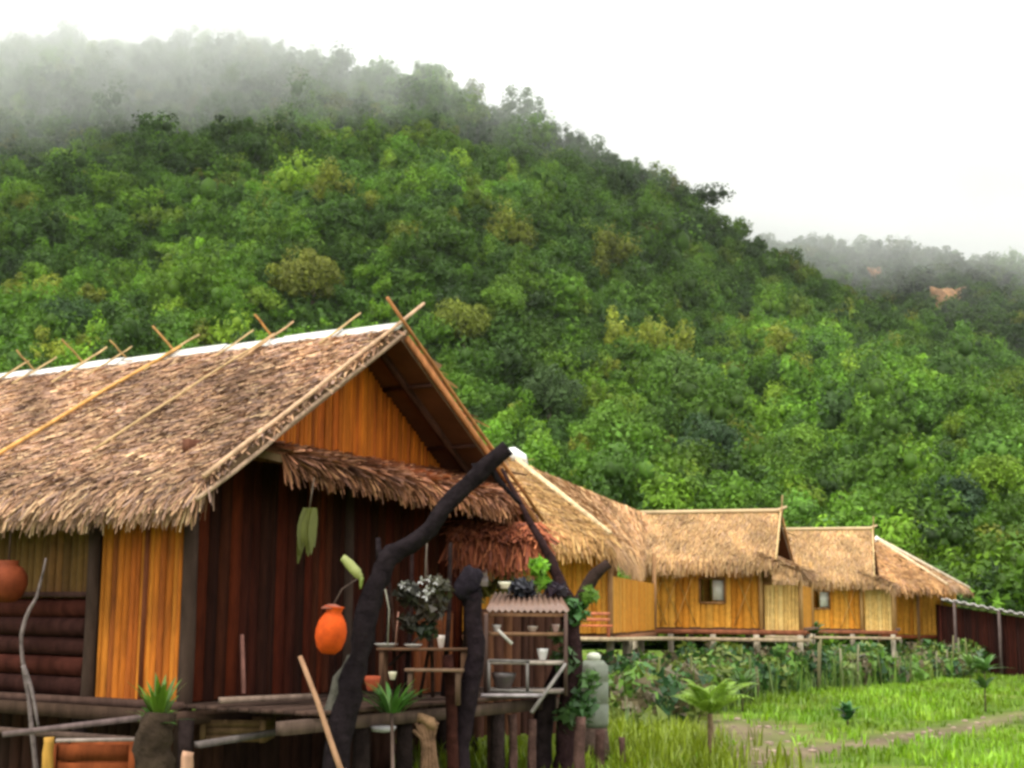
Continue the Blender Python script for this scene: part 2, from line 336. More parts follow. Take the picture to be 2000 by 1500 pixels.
# ------------------------------------------------------------------ cloud wrapping the ridge
mc = MB(); mc.box(V(60, 400, 89), V(420, 0, 0), V(0, 290, 0), V(0, 0, 91), V(1, 1, 1))
cm = bpy.data.materials.new('cloud_vapour'); cm.use_nodes = True; n = cm.node_tree.nodes; l = cm.node_tree.links; n.clear()
out = n.new('ShaderNodeOutputMaterial'); pv = n.new('ShaderNodeVolumePrincipled'); tc = n.new('ShaderNodeTexCoord')
pv.inputs['Color'].default_value = (1, 1, 1, 1); pv.inputs['Anisotropy'].default_value = 0
ge = n.new('ShaderNodeNewGeometry'); sx = n.new('ShaderNodeSeparateXYZ'); l.new(ge.outputs['Position'], sx.inputs[0])
mp = n.new('ShaderNodeMapping'); mp.inputs['Scale'].default_value = (.016, .016, .03); l.new(ge.outputs['Position'], mp.inputs[0])
nz = n.new('ShaderNodeTexNoise'); nz.inputs['Detail'].default_value = 3; nz.inputs['Scale'].default_value = 1; l.new(mp.outputs[0], nz.inputs[0])
def math_(op, a, b=None):
    q = n.new('ShaderNodeMath'); q.operation = op
    for i, w in enumerate((a, b)):
        if w is None: continue
        if isinstance(w, (int, float)): q.inputs[i].default_value = w
        else: l.new(w, q.inputs[i])
    return q.outputs[0]
sh_ = math_('ADD', math_('MULTIPLY', math_('MAXIMUM', math_('MULTIPLY', math_('ADD', sx.outputs[0], 20), -1), 0), .22), math_('ADD', math_('MULTIPLY', math_('MAXIMUM', sx.outputs[0], 0), .09), math_('MULTIPLY', math_('MAXIMUM', math_('SUBTRACT', sx.outputs[1], 300), 0), .2)))
hgt = math_('ADD', math_('ADD', sx.outputs[2], math_('MINIMUM', sh_, 36)), math_('MULTIPLY', math_('SUBTRACT', nz.outputs['Fac'], .5), 84))
shz = math_('ADD', sx.outputs[2], math_('MINIMUM', sh_, 8))
mr = n.new('ShaderNodeMapRange'); mr.interpolation_type = 'SMOOTHSTEP'; l.new(hgt, mr.inputs[0])
mr.inputs[1].default_value = 98; mr.inputs[2].default_value = 142; mr.inputs[3].default_value = 0; mr.inputs[4].default_value = .042
mr2 = n.new('ShaderNodeMapRange'); mr2.interpolation_type = 'SMOOTHSTEP'; 
l.new(shz, mr2.inputs[0]); mr2.inputs[1].default_value = 145; mr2.inputs[2].default_value = 178; mr2.inputs[3].default_value = 1; mr2.inputs[4].default_value = 0
l.new(math_('ADD', math_('MULTIPLY', math_('MULTIPLY', mr.outputs[0], mr2.outputs[0]), math_('ADD', 1, math_('MULTIPLY', math_('MAXIMUM', math_('SUBTRACT', 10, sx.outputs[0]), 0), .012))), .00018), pv.inputs['Density']); l.new(pv.outputs[0], out.inputs['Volume'])
cl = mc.build('cloud', cm); tag(cl, 'low white cloud wrapped around the mountain top', 'cloud', kind='stuff')

# ------------------------------------------------------------------ thatch / slats / plants
NEARP = V(1.0, .98, .92)*np.array([(.46, .28, .16), (.38, .22, .14), (.30, .20, .16), (.62, .43, .25), (.14, .085, .06), (.43, .27, .19)])
NEARW = np.array([.24, .24, .16, .12, .1, .14])
FARP = V(.95, .97, .88)*np.array([(.50, .30, .14), (.44, .25, .13), (.56, .36, .19), (.40, .25, .16), (.34, .19, .09)]); FARW = np.array([.28, .24, .2, .18, .1])
def thatch(mb, A, B, Cc, D, n, L, w, pal, pw, thick=.1, side=.35, lift=.05, fringe=0, fl=.35, tone=1.):
    """A,B along the ridge; Cc below B, D below A"""
    A, B, Cc, D = [np.asarray(p, float) for p in (A, B, Cc, D)]
    nrm = unit(np.cross(B-A+(Cc-D), (D-A)+(Cc-B)));  nrm = -nrm if nrm[2] < 0 else nrm
    dn = -nrm*thick; K = 6; gv = []
    for j in range(K+1):
        for i in range(K+1): a0 = (A*(1-i/K)+B*i/K)*(1-j/K)+(D*(1-i/K)+Cc*i/K)*j/K; gv.append(a0)
    q = [[j*(K+1)+i, j*(K+1)+i+1, (j+1)*(K+1)+i+1, (j+1)*(K+1)+i] for j in range(K) for i in range(K)]; o_ = (K+1)**2
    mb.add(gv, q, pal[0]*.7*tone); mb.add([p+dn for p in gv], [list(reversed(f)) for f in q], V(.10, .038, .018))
    rim = [i for i in range(K)]+[(i+1)*(K+1)-1 for i in range(K)]+[o_-1-i for i in range(K)]+[(K+1)*(K-i) for i in range(K)]; m_ = len(rim)
    mb.add([gv[i] for i in rim]+[gv[i]+dn for i in rim], [[i, i+m_, (i+1) % m_+m_, (i+1) % m_] for i in range(m_)], V(.2, .12, .07))
    s = rng.random(n*3); t = rng.random(n*3); wt = np.linalg.norm((B-A)[None]*(1-t[:, None])+(Cc-D)[None]*t[:, None], axis=1)
    k = rng.random(n*3) < wt/wt.max(); s, t = s[k][:n], t[k][:n]
    if fringe:
        s = np.concatenate([s, rng.random(fringe)]); t = np.concatenate([t, rng.uniform(.93, 1.0, fringe)])
    m = len(s); isf = np.arange(m) >= m-fringe
    P = (A*(1-s)[:, None]+B*s[:, None])*(1-t)[:, None]+(D*(1-s)[:, None]+Cc*s[:, None])*t[:, None]
    down = (D-A)[None]*(1-s)[:, None]+(Cc-B)[None]*s[:, None]; down /= np.linalg.norm(down, axis=1)[:, None]
    acr = np.cross(down, nrm); acr /= np.linalg.norm(acr, axis=1)[:, None]
    th = np.clip(rng.normal(0, side, m), -1, 1); th = np.where(isf, th*.8, th)
    d = down*np.cos(th)[:, None]+acr*np.sin(th)[:, None]
    g = np.clip((t-.9)*6, 0, .6)+np.where(isf, rng.uniform(0, .9, m), 0); d = d*(1-g*.55)[:, None]+V(0, 0, -1)[None]*(g*.8)[:, None]; d /= np.linalg.norm(d, axis=1)[:, None]
    wd = np.cross(d, nrm); wd /= np.linalg.norm(wd, axis=1)[:, None]
    LL = np.where(isf, fl, L)*rng.uniform(.55, 1.35, m); ww = w*rng.uniform(.5, 1.4, m); ww = np.where(isf, ww*.7, ww)
    l0 = rng.uniform(.002, lift*.6, m); l1 = rng.uniform(.01, lift*1.6, m)*np.where(isf, 0, 1)
    wd = wd+nrm[None]*rng.normal(0, .35, m)[:, None]
    a = P+nrm*l0[:, None]-wd*ww[:, None]*.5; b = P+nrm*l0[:, None]+wd*ww[:, None]*.5
    e = P+d*LL[:, None]+nrm*l1[:, None]; c1 = e+wd*ww[:, None]*.22; c2 = e-wd*ww[:, None]*.22
    q = np.stack([a, b, c1, c2], 1).reshape(-1, 3); c = pal[rng.choice(len(pal), m, p=pw/pw.sum())]*rng.uniform(.75, 1.25, (m, 1))*tone
    # weathering patches
    pt = .66+.75*vnoise(P[:, 0]*1.9+P[:, 2]*2, P[:, 1]*1.9-P[:, 2]); c = c*pt[:, None]
    mb.add(q, np.arange(m*4).reshape(-1, 4), np.repeat(c, 4, 0))
def slats(mb, p0, p1, z0, z1, w, cols, thick=.025, ztop=None, skip=0., horiz=False):
    p0, p1 = np.asarray(p0, float), np.asarray(p1, float); p0 = V(p0[0], p0[1], 0); p1 = V(p1[0], p1[1], 0)
    L = np.linalg.norm(p1-p0); d = (p1-p0)/L; nn = np.cross(d, V(0, 0, 1)); x = 0
    if horiz:
        z = z0
        while z < z1-.01:
            h = min(w*rnd.uniform(.8, 1.2), z1-z); c = jit(rnd.choice(cols), .25); o = nn*rnd.uniform(-.01, .01)
            mb.box((p0+p1)/2+o+V(0, 0, z+h/2), d*L/2, nn*thick/2, V(0, 0, h/2*.93), c); z += h
        return
    while x < L-.005:
        ww = min(w*rnd.uniform(.7, 1.25), L-x); xm = x+ww/2; zt = z1 if ztop is None else ztop(xm/L)
        if zt > z0+.03 and rnd.random() >= skip:
            c = jit(rnd.choice(cols), .13); b = p0+d*xm+nn*rnd.uniform(-.006, .006); ln = rnd.uniform(-.006, .006)
            h0 = z0+rnd.uniform(-.015, .01)
            # slightly rounded split cane: centre ridge forward
            ax = d*ww/2*.96; q = [b-ax-nn*thick/2, b-nn*thick*.9, b+ax-nn*thick/2, b+ax+nn*thick/2, b-ax+nn*thick/2]
            vv = [p+V(0, 0, h0) for p in q]+[p+V(0, 0, zt)+d*ln for p in q]
            mb.add(vv, [[0, 1, 6, 5], [1, 2, 7, 6], [2, 3, 8, 7], [3, 4, 9, 8], [4, 0, 5, 9]], c)
            mb.add([vv[0], vv[1], vv[2], vv[3], vv[4]], [[0, 1, 2, 3, 4]], c); mb.add(vv[5:], [[4, 3, 2, 1, 0]], c)
        x += ww
def fence_clear(): pass

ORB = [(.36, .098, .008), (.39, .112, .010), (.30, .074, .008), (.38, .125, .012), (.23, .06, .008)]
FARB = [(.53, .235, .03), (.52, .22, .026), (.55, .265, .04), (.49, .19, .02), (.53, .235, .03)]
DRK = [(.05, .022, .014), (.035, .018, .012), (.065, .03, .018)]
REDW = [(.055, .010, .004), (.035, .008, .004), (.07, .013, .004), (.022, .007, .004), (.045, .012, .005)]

# ------------------------------------------------------------------ NEAR HUT
RZ, EZ, HW = 4.73, 2.81, 2.83
LEN = 7.6
hut = thing('bamboo_hut', H(2.8, 3.5, 0), 'large brown stilt hut nearest the camera, with shaggy leaf thatch and orange gable boards', 'hut', 'thatched stilt huts')
mb = MB()
thatch(mb, H(HW, -.05, RZ), H(HW, LEN, RZ), H(0, LEN, EZ), H(0, -.05, EZ), 52000, .30, .025, NEARP, NEARW, .1, .5, .06, 8000, .30)
thatch(mb, H(HW, -.05, RZ), H(HW, LEN, RZ), H(2*HW, LEN, EZ), H(2*HW, -.05, EZ), 2500, .34, .08, NEARP, NEARW, .1, .42, .07, 500, .4)
mb.build('roof', M['thatch'], hut)
# apron under the gable
mb = MB()
AP0, AP1 = H(.75, .56, 3.36), H(5.0, .56, 3.36); AE0, AE1 = H(.95, -.14, 3.19), H(4.75, -.2, 3.07)
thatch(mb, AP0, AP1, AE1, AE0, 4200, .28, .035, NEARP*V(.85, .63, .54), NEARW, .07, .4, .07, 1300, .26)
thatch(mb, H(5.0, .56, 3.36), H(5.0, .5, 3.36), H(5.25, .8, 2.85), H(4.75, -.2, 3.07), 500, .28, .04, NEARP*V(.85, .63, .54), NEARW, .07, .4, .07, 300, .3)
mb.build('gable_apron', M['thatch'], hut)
mb = MB()
for i in range(9):
    a, b = -.1+i*.86, -.1+(i+1)*.86-.03
    c = jit((.72, .70, .64), .1); zz = RZ+.05+.015*(i % 2)
    for sgn in (-1, 1):
        mb.hexa([H(HW, a, zz), H(HW, b, zz), H(HW+sgn*.13, b, zz-.1), H(HW+sgn*.13, a, zz-.1)]+[H(HW, a, zz+.02), H(HW, b, zz+.02), H(HW+sgn*.135, b, zz-.08), H(HW+sgn*.135, a, zz-.08)], c)
mb.build('ridge_cap', M['tin'], hut)
def pole(a, b, r, col, parent=hut, name='roof_pole', m='bamboo'):
    mb = MB(); a, b = np.asarray(a), np.asarray(b); k = 7
    pts = [a+(b-a)*i/k+V(rnd.uniform(-1, 1), rnd.uniform(-1, 1), rnd.uniform(-1, 1))*r*.35 for i in range(k+1)]
    mb.tube(pts, [r*.8*(1-.25*i/k) for i in range(k+1)], jit(col, .12), 7); return mb.build(name, M[m], parent, smooth=True)
sl = unit(V(HW, 0, RZ-EZ)); 
def left_pole(v, up, down, r, col, lift=.1, dv=0.):       # lies on the left slope, pokes above the ridge
    su = H(HW, v, RZ+lift)-H(0, v, EZ+lift); su = unit(su); p = H(HW, v, RZ+lift)
    pole(p-su*down-Rr*dv, p+su*up, r, col)
def right_pole(v, up, down, r, col, lift=.1, dv=0.):
    su = unit(H(HW, v, RZ+lift)-H(2*HW, v, EZ+lift)); p = H(HW, v, RZ+lift)
    pole(p-su*down-Rr*dv, p+su*up, r, col)
BAM = (.42, .26, .1); BRT = (.44, .30, .14)
left_pole(-.1, .42, 3.42, .03, (.42, .27, .16)); right_pole(-.12, .42, 3.4, .03, (.40, .17, .06), lift=.03)
left_pole(.72, .32, .5, .017, BRT, .12, 0)
left_pole(1.72, .34, .7, .02, (.45, .28, .14), .12); right_pole(1.78, .36, .4, .02, (.5, .25, .08)); left_pole(1.75, 0, 2.75, .018, BRT, .13, -.25)
left_pole(2.3, .3, .45, .016, BRT); left_pole(3.3, .42, .6, .022, BRT); right_pole(3.36, .4, .5, .02, (.5, .27, .1)); left_pole(3.25, 0, 2.9, .03, (.56, .30, .09), .13, -.35)
left_pole(4.35, .3, .5, .016, BRT); right_pole(4.2, .28, .4, .016, BAM); left_pole(4.9, .4, .6, .02, BRT); right_pole(4.96, .4, .4, .018, (.45, .26, .1))
left_pole(5.75, .3, .5, .018, BRT); right_pole(5.9, .33, .4, .018, BAM); left_pole(6.3, .3, .5, .02, BRT)
# rake boards
pole(H(-.12, -.14, EZ-.12), H(HW-.02, -.14, RZ-.04), .028, (.30, .2, .13), name='rake_pole'); 
mb = MB(); mb.beam(H(HW+.04, -.1, RZ-.1), H(2*HW+.05, -.1, EZ-.12), .03, .07, V(.36, .14, .05)); mb.build('rake_board', M['bamboo'], hut)
# rafters seen on the underside of the far slope
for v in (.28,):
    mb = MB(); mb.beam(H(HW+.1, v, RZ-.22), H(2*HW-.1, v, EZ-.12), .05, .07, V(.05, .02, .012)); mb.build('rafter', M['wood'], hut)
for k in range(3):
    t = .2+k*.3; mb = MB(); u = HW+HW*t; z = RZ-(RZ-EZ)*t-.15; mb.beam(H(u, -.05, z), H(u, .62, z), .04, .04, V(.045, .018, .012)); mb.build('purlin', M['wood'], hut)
# gable wall
zt = lambda u: EZ+(RZ-EZ)*(1-abs(u-HW)/HW)-.14
mb = MB(); slats(mb, H(.9, .62, 0), H(4.78, .62, 0), 3.34, 4, .06, [(.37, .092, .006), (.41, .11, .007), (.31, .07, .006), (.38, .10, .007)], .025, lambda f: zt(.9+f*3.88))
mb.build('gable_wall', M['bamboo'], hut)
mb = MB(); mb.beam(H(.5, .66, 3.28), H(5.2, .66, 3.28), .1, .12, V(.12, .05, .03)); mb.build('tie_beam', M['wood'], hut)
# side wall panel (bright) and its middle batten
mb = MB(); slats(mb, H(.5, .62, 0), H(.5, 1.06, 0), .93, 3.0, .075, ORB); slats(mb, H(.5, 1.12, 0), H(.5, 1.70, 0), .93, 3.0, .075, ORB); mb.build('side_wall', M['bamboo'], hut)
mb = MB(); mb.beam(H(.49, 1.09, .9), H(.49, 1.09, 3.0), .05, .05, V(.15, .045, .02)); mb.build('batten', M['wood'], hut)
for u, v in ((.5, .55), (.46, 1.79), (.5, 4.6), (5.1, .6), (5.1, 4.5), (2.9, .66)):
    mb = MB(); mb.tube([H(u, v, 0), H(u+.02, v, 1.4), H(u, v, 3.1 if u < 1 or u > 5 else 3.3)], [.075, .07, .065], V(.045, .028, .02), 9, .06); mb.build('post', M['wood'], hut)
mb = MB(); slats(mb, H(.56, 1.85, 0), H(.56, 7.4, 0), 1.86, 3.0, .10, [(.13, .068, .018), (.11, .055, .015), (.15, .07, .02)]); mb.build('upper_wall', M['woven'], hut)
mb = MB()
for i in range(5): mb.tube([H(.52+rnd.uniform(-.03, .03), 1.85, 1.03+i*.185), H(.52, 4.5, 1.03+i*.185+rnd.uniform(-.02, .02)), H(.52, 7.4, 1.03+i*.185)], .095, jit(rnd.choice([(.035, .013, .010), (.05, .014, .009), (.02, .011, .010)])), 9, .05)
mb.beam(H(.46, 1.8, 1.9), H(.46, 7.4, 1.9), .06, .05, V(.06, .03, .025)); mb.build('log_wall', M['wood'], hut)
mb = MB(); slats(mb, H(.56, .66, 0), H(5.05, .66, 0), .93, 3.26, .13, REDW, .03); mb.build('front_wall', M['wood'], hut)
mb = MB(); slats(mb, H(5.1, .7, 0), H(5.1, 7.4, 0), .93, 3.0, .12, ORB, .03); slats(mb, H(5.1, 7.4, 0), H(.56, 7.4, 0), .93, 3.0, .12, ORB, .03); mb.build('rear_wall', M['bamboo'], hut)
mb = MB()
for i in range(13):
    v = -1.02+i*.13; mb.box(H(2.6, v, .9+rnd.uniform(-.006, .006)), G*2.15, Rr*.058, V(0, 0, .018), jit((.05, .03, .022), .35))
mb.box(H(2.8, 4.1, .9), G*2.3, Rr*3.35, V(0, 0, .02), V(.1, .06, .04)); mb.box(H(.45, 4.0, .905), G*.09, Rr*3.5, V(0, 0, .035), V(.07, .04, .03)); mb.build('floor', M['wood'], hut)
mb = MB(); mb.beam(H(.2, .45, .82), H(.42, 7.6, .82), .1, .12, V(.05, .03, .02)); mb.beam(H(.1, -.98, .8), H(4.8, -.98, .8), .09, .11, V(.09, .06, .045))
mb.beam(H(.0, .5, .8), H(5.2, .5, .8), .09, .12, V(.06, .035, .025)); mb.beam(H(.25, .8, .6), H(.3, 7.5, .58), .07, .06, V(.10, .065, .05)); mb.build('floor_beam', M['wood'], hut)
for (u, v) in ((.4, .4), (.35, 1.75), (.4, 3.1), (.42, 4.6), (1.9, -.9), (3.4, -.95), (4.7, -.95), (2.8, .6), (4.6, .6), (1.2, -.95), (5.2, .6)):
    mb = MB(); mb.tube([H(u, v, 0), H(u+.01, v, .45), H(u, v, .8)], [.085, .075, .07], jit((.03, .02, .018), .3), 8, .08); mb.build('stilt', M['bark'], hut)
mb = MB(); slats(mb, H(.95, .9, 0), H(.95, 7.4, 0), 0, .78, .16, DRK, .03); slats(mb, H(.95, .9, 0), H(5.0, .9, 0), 0, .78, .16, DRK, .03); mb.build('shade_backing', M['wood'], hut)  # added dark planks that block the bright background, standing in for underfloor shade

# ------------------------------------------------------------------ row of far huts
def tri_wall(mb, pts, col): mb.add(pts, [list(range(len(pts)))], col)
def loc2(px, D): return at(px, 1198, D)[:2]
def P(px, py, D): return at(px, py, D)
def zpt(px, D, z): q = at(px, 1198, D); return V(q[0], q[1], z)
def stilts(parent, pts, ztop, r=.07):
    for x, y in pts:
        z0 = float(gz(x, y)); mb = MB(); mb.tube([V(x, y, z0-.05), V(x+rnd.uniform(-.03, .03), y, (z0+ztop)/2), V(x, y, ztop)], [r*1.1, r, r], jit((.34, .29, .21), .35), 7, .05); mb.build('stilt', M['wood'], parent)
def lerp(a, b, t): return np.asarray(a)*(1-t)+np.asarray(b)*t

# hut A: hipped straw roof just right of the near hut
A = thing('bamboo_hut', zpt(1090, 27, 0), 'bamboo hut with tall hipped straw roof and white ridge end, right of the near hut', 'hut', 'thatched stilt huts')
p1 = P(1003, 898, 26.5); p2 = P(1268, 1006, 33); nr_ = P(1192, 1046, 24.2); bt = P(1256, 1090, 31.3)
fl_ = nr_+V(-4.6, .9, 0); pl = p1+V(-2.2, .4, 0)
mb = MB(); thatch(mb, pl, p1, nr_, fl_, 5200, .32, .035, FARP*V(1.05, 1.0, .85), FARW, .12, .3, .04, 1500, .42)
thatch(mb, p1, p2, bt, nr_, 4200, .32, .035, FARP*V(1.2, 1.15, 1.2), FARW, .12, .25, .03, 1600, .5)  # right face: straw colour lightened to offset the shading of its blades
thatch(mb, pl, p2+V(-1, 1.5, 0), bt+V(-1.5, 4, 0), fl_+V(0, 8, 0), 300, .3, .06, FARP, FARW, .1, .3, .04); mb.build('roof', M['straw'], A)
mb = MB(); mb.tube([p1+V(0, 0, .05), lerp(p1, nr_, .5)+V(0, 0, .05), nr_+V(0, 0, .04)], [.05, .05, .04], V(.62, .46, .26), 6); mb.build('hip_pole', M['bamboo'], A)
mb = MB(); mb.tube([p1+V(-.35, 0, -.04), p1+V(-.2, 0, .08), p1+V(0, -.02, .1), p1+V(.16, 0, .02), p1+V(.24, .02, -.12)], [.06, .13, .14, .12, .05], V(.8, .79, .76), 10, .08); mb.build('ridge_cap', M['ceramic'], A)
mb = MB(); wz0, wz1 = 1.42, 3.0
c0 = zpt(1192, 25.2, 0); c1 = zpt(1278, 31.6, 0); cL = c0+V(-4.2, .8, 0)
slats(mb, cL, c0, wz0, wz1, .09, FARB, .03); mb.build('front_wall', M['woven'], A)
mb = MB(); slats(mb, cL+V(-2, .5, 0), c0+V(-.6, .3, 0), 0, 1.3, .2, DRK+[(.12, .05, .03)], .03); mb.build('shade_backing', M['wood'], A)  # added dark backing so the space below the floor stays dark
mb = MB(); slats(mb, c0+V(.02, .05, 0), c1, wz0, 2.42, .13, FARB, .03); mb.build('porch_wall', M['woven'], A)
mb = MB(); slats(mb, c0+V(-.75, .7, 0), c1+V(-.8, .4, 0), wz0, 3.2, .2, [(.22, .10, .03), (.16, .07, .02)], .03); mb.build('side_wall', M['woven'], A)  # inner wall coloured dark: recess shade painted in above the porch wall
mb = MB(); mb.box(lerp(c0, c1, .5)*V(1, 1, 0)+V(-.4, .2, wz0-.03), (c1-c0)*V(.5, .5, 0), V(.4, -.2, 0), V(0, 0, .025), V(.15, .08, .04)); mb.build('porch_floor', M['wood'], A)
mb = MB(); mb.beam(V(*(c0[:2]), wz0-.1)+V(.1, 0, 0), V(*(c1[:2]), wz0-.1), .12, .1, V(.22, .10, .05)); mb.beam(V(*(cL[:2]), wz0-.1), V(*(c0[:2]), wz0-.1), .12, .1, V(.2, .09, .05)); mb.build('floor_beam', M['wood'], A)
for q in (c0, c1, cL, lerp(cL, c0, .5)): mb = MB(); mb.tube([V(q[0], q[1]-.04, wz0), V(q[0], q[1]-.04, wz1+.1)], .05, V(.3, .16, .07), 7); mb.build('post', M['bamboo'], A)
stilts(A, [lerp(cL, c0, t)[:2] for t in (0, .35, .7, 1)]+[lerp(c0, c1, t)[:2] for t in (.3, .65)], wz0-.1)

def gable_hut(label, px_l, px_r, D, yaw, W, zr, ze, zf, wx, seed, window=None, hipright=False, apron=True):
    """ridge runs across the view; px_r is the right end of the ridge, px_l the left; D its depth at the right end"""
    g = V(math.sin(yaw), math.cos(yaw), 0); r = V(-g[1], g[0], 0)
    pr_ = zpt(px_r, D, 0); L = (px_r-px_l)/F*D/abs(r[0])
    hut = thing('bamboo_hut', pr_+r*L/2, label, 'hut', 'thatched stilt huts')
    h = lambda u, v, z: pr_+g*u+r*v+V(0, 0, z)      # u across (neg = towards camera), v along the ridge to the left
    mb = MB()
    thatch(mb, h(0, -.05, zr), h(0, L, zr), h(-W/2, L, ze), h(-W/2, -.12, ze), int(1500*L*.8), .26, .028, FARP, FARW, .12, .22, .03, int(330*L), .34)
    thatch(mb, h(0, -.05, zr), h(0, L, zr), h(W/2, L, ze), h(W/2, -.2, ze), 700, .3, .05, FARP, FARW, .12, .3, .04, 100, .3); mb.build('roof', M['straw'], hut)
    mb = MB(); mb.tube([h(0, -.25, zr+.14), h(0, -.02, zr+.05), h(0, L/2, zr+.05), h(0, L, zr+.05)], [.03, .055, .05, .05], V(.58, .43, .25), 6); mb.build('ridge_roll', M['straw'], hut)
    mb = MB(); zt_ = lambda f: zr-.1-(zr-ze)*abs(f*2-1)
    slats(mb, h(-W/2+.2, .3, 0), h(W/2-.2, .3, 0), ze-.1, zr, .09, [(.4, .12, .04), (.3, .09, .03)], .03, lambda f: max(ze-.1, zt_(f)-.05)); mb.build('gable_wall', M['bamboo'], hut)
    for sgn in (-1, 1):
        mb = MB(); mb.beam(h(0, -.1, zr+.02), h(sgn*W/2, -.2 if sgn > 0 else -.16, ze), .035, .09, V(.42, .2, .08) if sgn > 0 else V(.6, .42, .2)); mb.build('rake_board', M['bamboo'], hut)
    mb = MB(); mb.tube([h(-.12, -.12, zr-.1), h(.1, -.14, zr+.42)], [.025, .012], V(.4, .25, .12), 5); mb.tube([h(.12, -.12, zr-.1), h(-.08, -.14, zr+.36)], [.025, .012], V(.3, .2, .1), 5); mb.build('finial', M['bamboo'], hut)
    if apron:
        mb = MB(); thatch(mb, h(W*.30, .28, ze+.12), h(-W*.42, .28, ze+.22), h(-W*.5, -.62, ze-.18), h(W*.48, -.62, ze-.18), 1300, .3, .04, FARP*V(.85, .85, .95), FARW, .08, .3, .05, 500, .3); 
        e0, e1 = h(-W*.42, .28, ze+.22), h(-W*.5, -.7, ze-.2); oo = V(0, -.02, 0)
        thatch(mb, e0+V(0, .12, .02), e1+V(0, .12, .02), e1-g*.12-V(0, 0, .05), e0-g*.12-V(0, 0, .05), 200, .22, .035, FARP*.95, FARW, .03, .3, .04, 260, .3); mb.build('gable_apron', M['straw'], hut)
    we = W/2-.42; top = ze+.05
    mb = MB()
    if window:
        w0, w1, z0, z1 = window      # window extent along v, and heights
        slats(mb, h(-we, .3, 0), h(-we, w0, 0), zf, top, .16, FARB, .03); slats(mb, h(-we, w1, 0), h(-we, L-.1, 0), zf, top, .16, FARB, .03)
        slats(mb, h(-we, w0, 0), h(-we, w1, 0), zf, z0, .16, FARB, .03); slats(mb, h(-we, w0, 0), h(-we, w1, 0), z1, top, .16, FARB, .03)
    else: slats(mb, h(-we, .3, 0), h(-we, L-.1, 0), zf, top, .16, FARB, .03)
    # thin crossed cane strips of the weave
    k = 0
    for i in range(int(L*3)):
        v0 = .35+i*.34
        if v0+.5 > L-.15: break
        if window and (v0 < w1+.05 and v0+.55 > w0-.05): continue
        mb.beam(h(-we-.03, v0, zf+.05), h(-we-.03, v0+.5, top-.25), .012, .05, jit((.42, .27, .07), .2)); mb.beam(h(-we-.036, v0+.5, zf+.05), h(-we-.036, v0, top-.25), .012, .05, jit((.75, .42, .13), .2))
    mb.build('front_wall', M['woven'], hut)
    if window:
        wn = MB(); 
        for (a, b) in ((h(-we-.03, w0, z0), h(-we-.03, w1, z0)), (h(-we-.03, w0, z1), h(-we-.03, w1, z1)), (h(-we-.03, w0, z0), h(-we-.03, w0, z1)), (h(-we-.03, w1, z0), h(-we-.03, w1, z1))): wn.beam(a, b, .04, .05, V(.3, .15, .06))
        wo_ = wn.build('window', M['wood'], hut)
        sh = MB(); sh.beam(h(-we+.02, lerp(w0, w1, 0)+.03, (z0+z1)/2), h(-we-.02, lerp(w0, w1, .48), (z0+z1)/2), .02, (z1-z0)*.8, V(.62, .60, .5)); sh.build('curtain', M['ceramic'], wo_)
    mb = MB(); slats(mb, h(-we, .3, 0), h(we, .3, 0), zf, top, .13, FARB, .03); mb.build('end_wall', M['woven'], hut)
    mb = MB(); slats(mb, h(we, .3, 0), h(we, L-.1, 0), zf, top, .2, FARB, .03); slats(mb, h(-we, L-.1, 0), h(we, L-.1, 0), zf, top, .2, FARB, .03); mb.box(h(0, L/2-.3, zf-.02), g*(we), r*(L/2+.5), V(0, 0, .03), V(.15, .09, .06)); mb.build('rear_wall', M['woven'], hut)
    # porch: low vertical-board railing on the gable side
    mb = MB(); slats(mb, h(-we, -.62, 0), h(-we, .16, 0), zf-.05, zf+wx, .1, [(.66, .45, .16), (.6, .38, .12)], .03); slats(mb, h(-we, -.62, 0), h(we, -.62, 0), zf-.05, zf+wx, .12, FARB, .03); mb.build('porch_wall', M['woven'], hut)
    for u, v in ((-we-.03, .24), (-we-.03, -.64), (we, -.64), (-we-.03, L-.12)):
        mb = MB(); mb.tube([h(u, v, zf-.05), h(u, v, ze+.05)], .05, V(.42, .24, .09), 7); mb.build('post', M['bamboo'], hut)
    mb = MB(); mb.beam(h(-we-.06, -.75, zf-.1), h(-we-.06, L, zf-.1), .1, .11, V(.22, .08, .04)); mb.beam(h(-we-.3, -.85, zf-.26), h(-we-.3, L+.2, zf-.26), .1, .08, V(.36, .27, .17)); mb.build('floor_beam', M['wood'], hut)
    n_ = max(3, int(L/.8))
    stilts(hut, [(h(-we-.1, -.62+(L+.6)*i/n_, 0))[:2] for i in range(n_+1)]+[(h(.3, -.6+(L+.8)*i/3, 0))[:2] for i in range(4)], zf-.15)
    return hut, h, L, we
B_, hB, LB, weB = gable_hut('bamboo hut with a small square window in its orange wall and level straw ridge', 1262, 1521, 33.2, R_(17), 3.5, 4.14, 2.98, 1.47, .95, 3, window=(1.05, 1.62, 2.02, 2.58))
C_, hC, LC, weC = gable_hut('smaller bamboo hut with reddish straw roof standing between the windowed hut and the last hut', 1530, 1703, 43, R_(16), 3.9, 4.34, 2.86, 1.38, 1.15, 4, window=(1.15, 1.72, 1.95, 2.5))
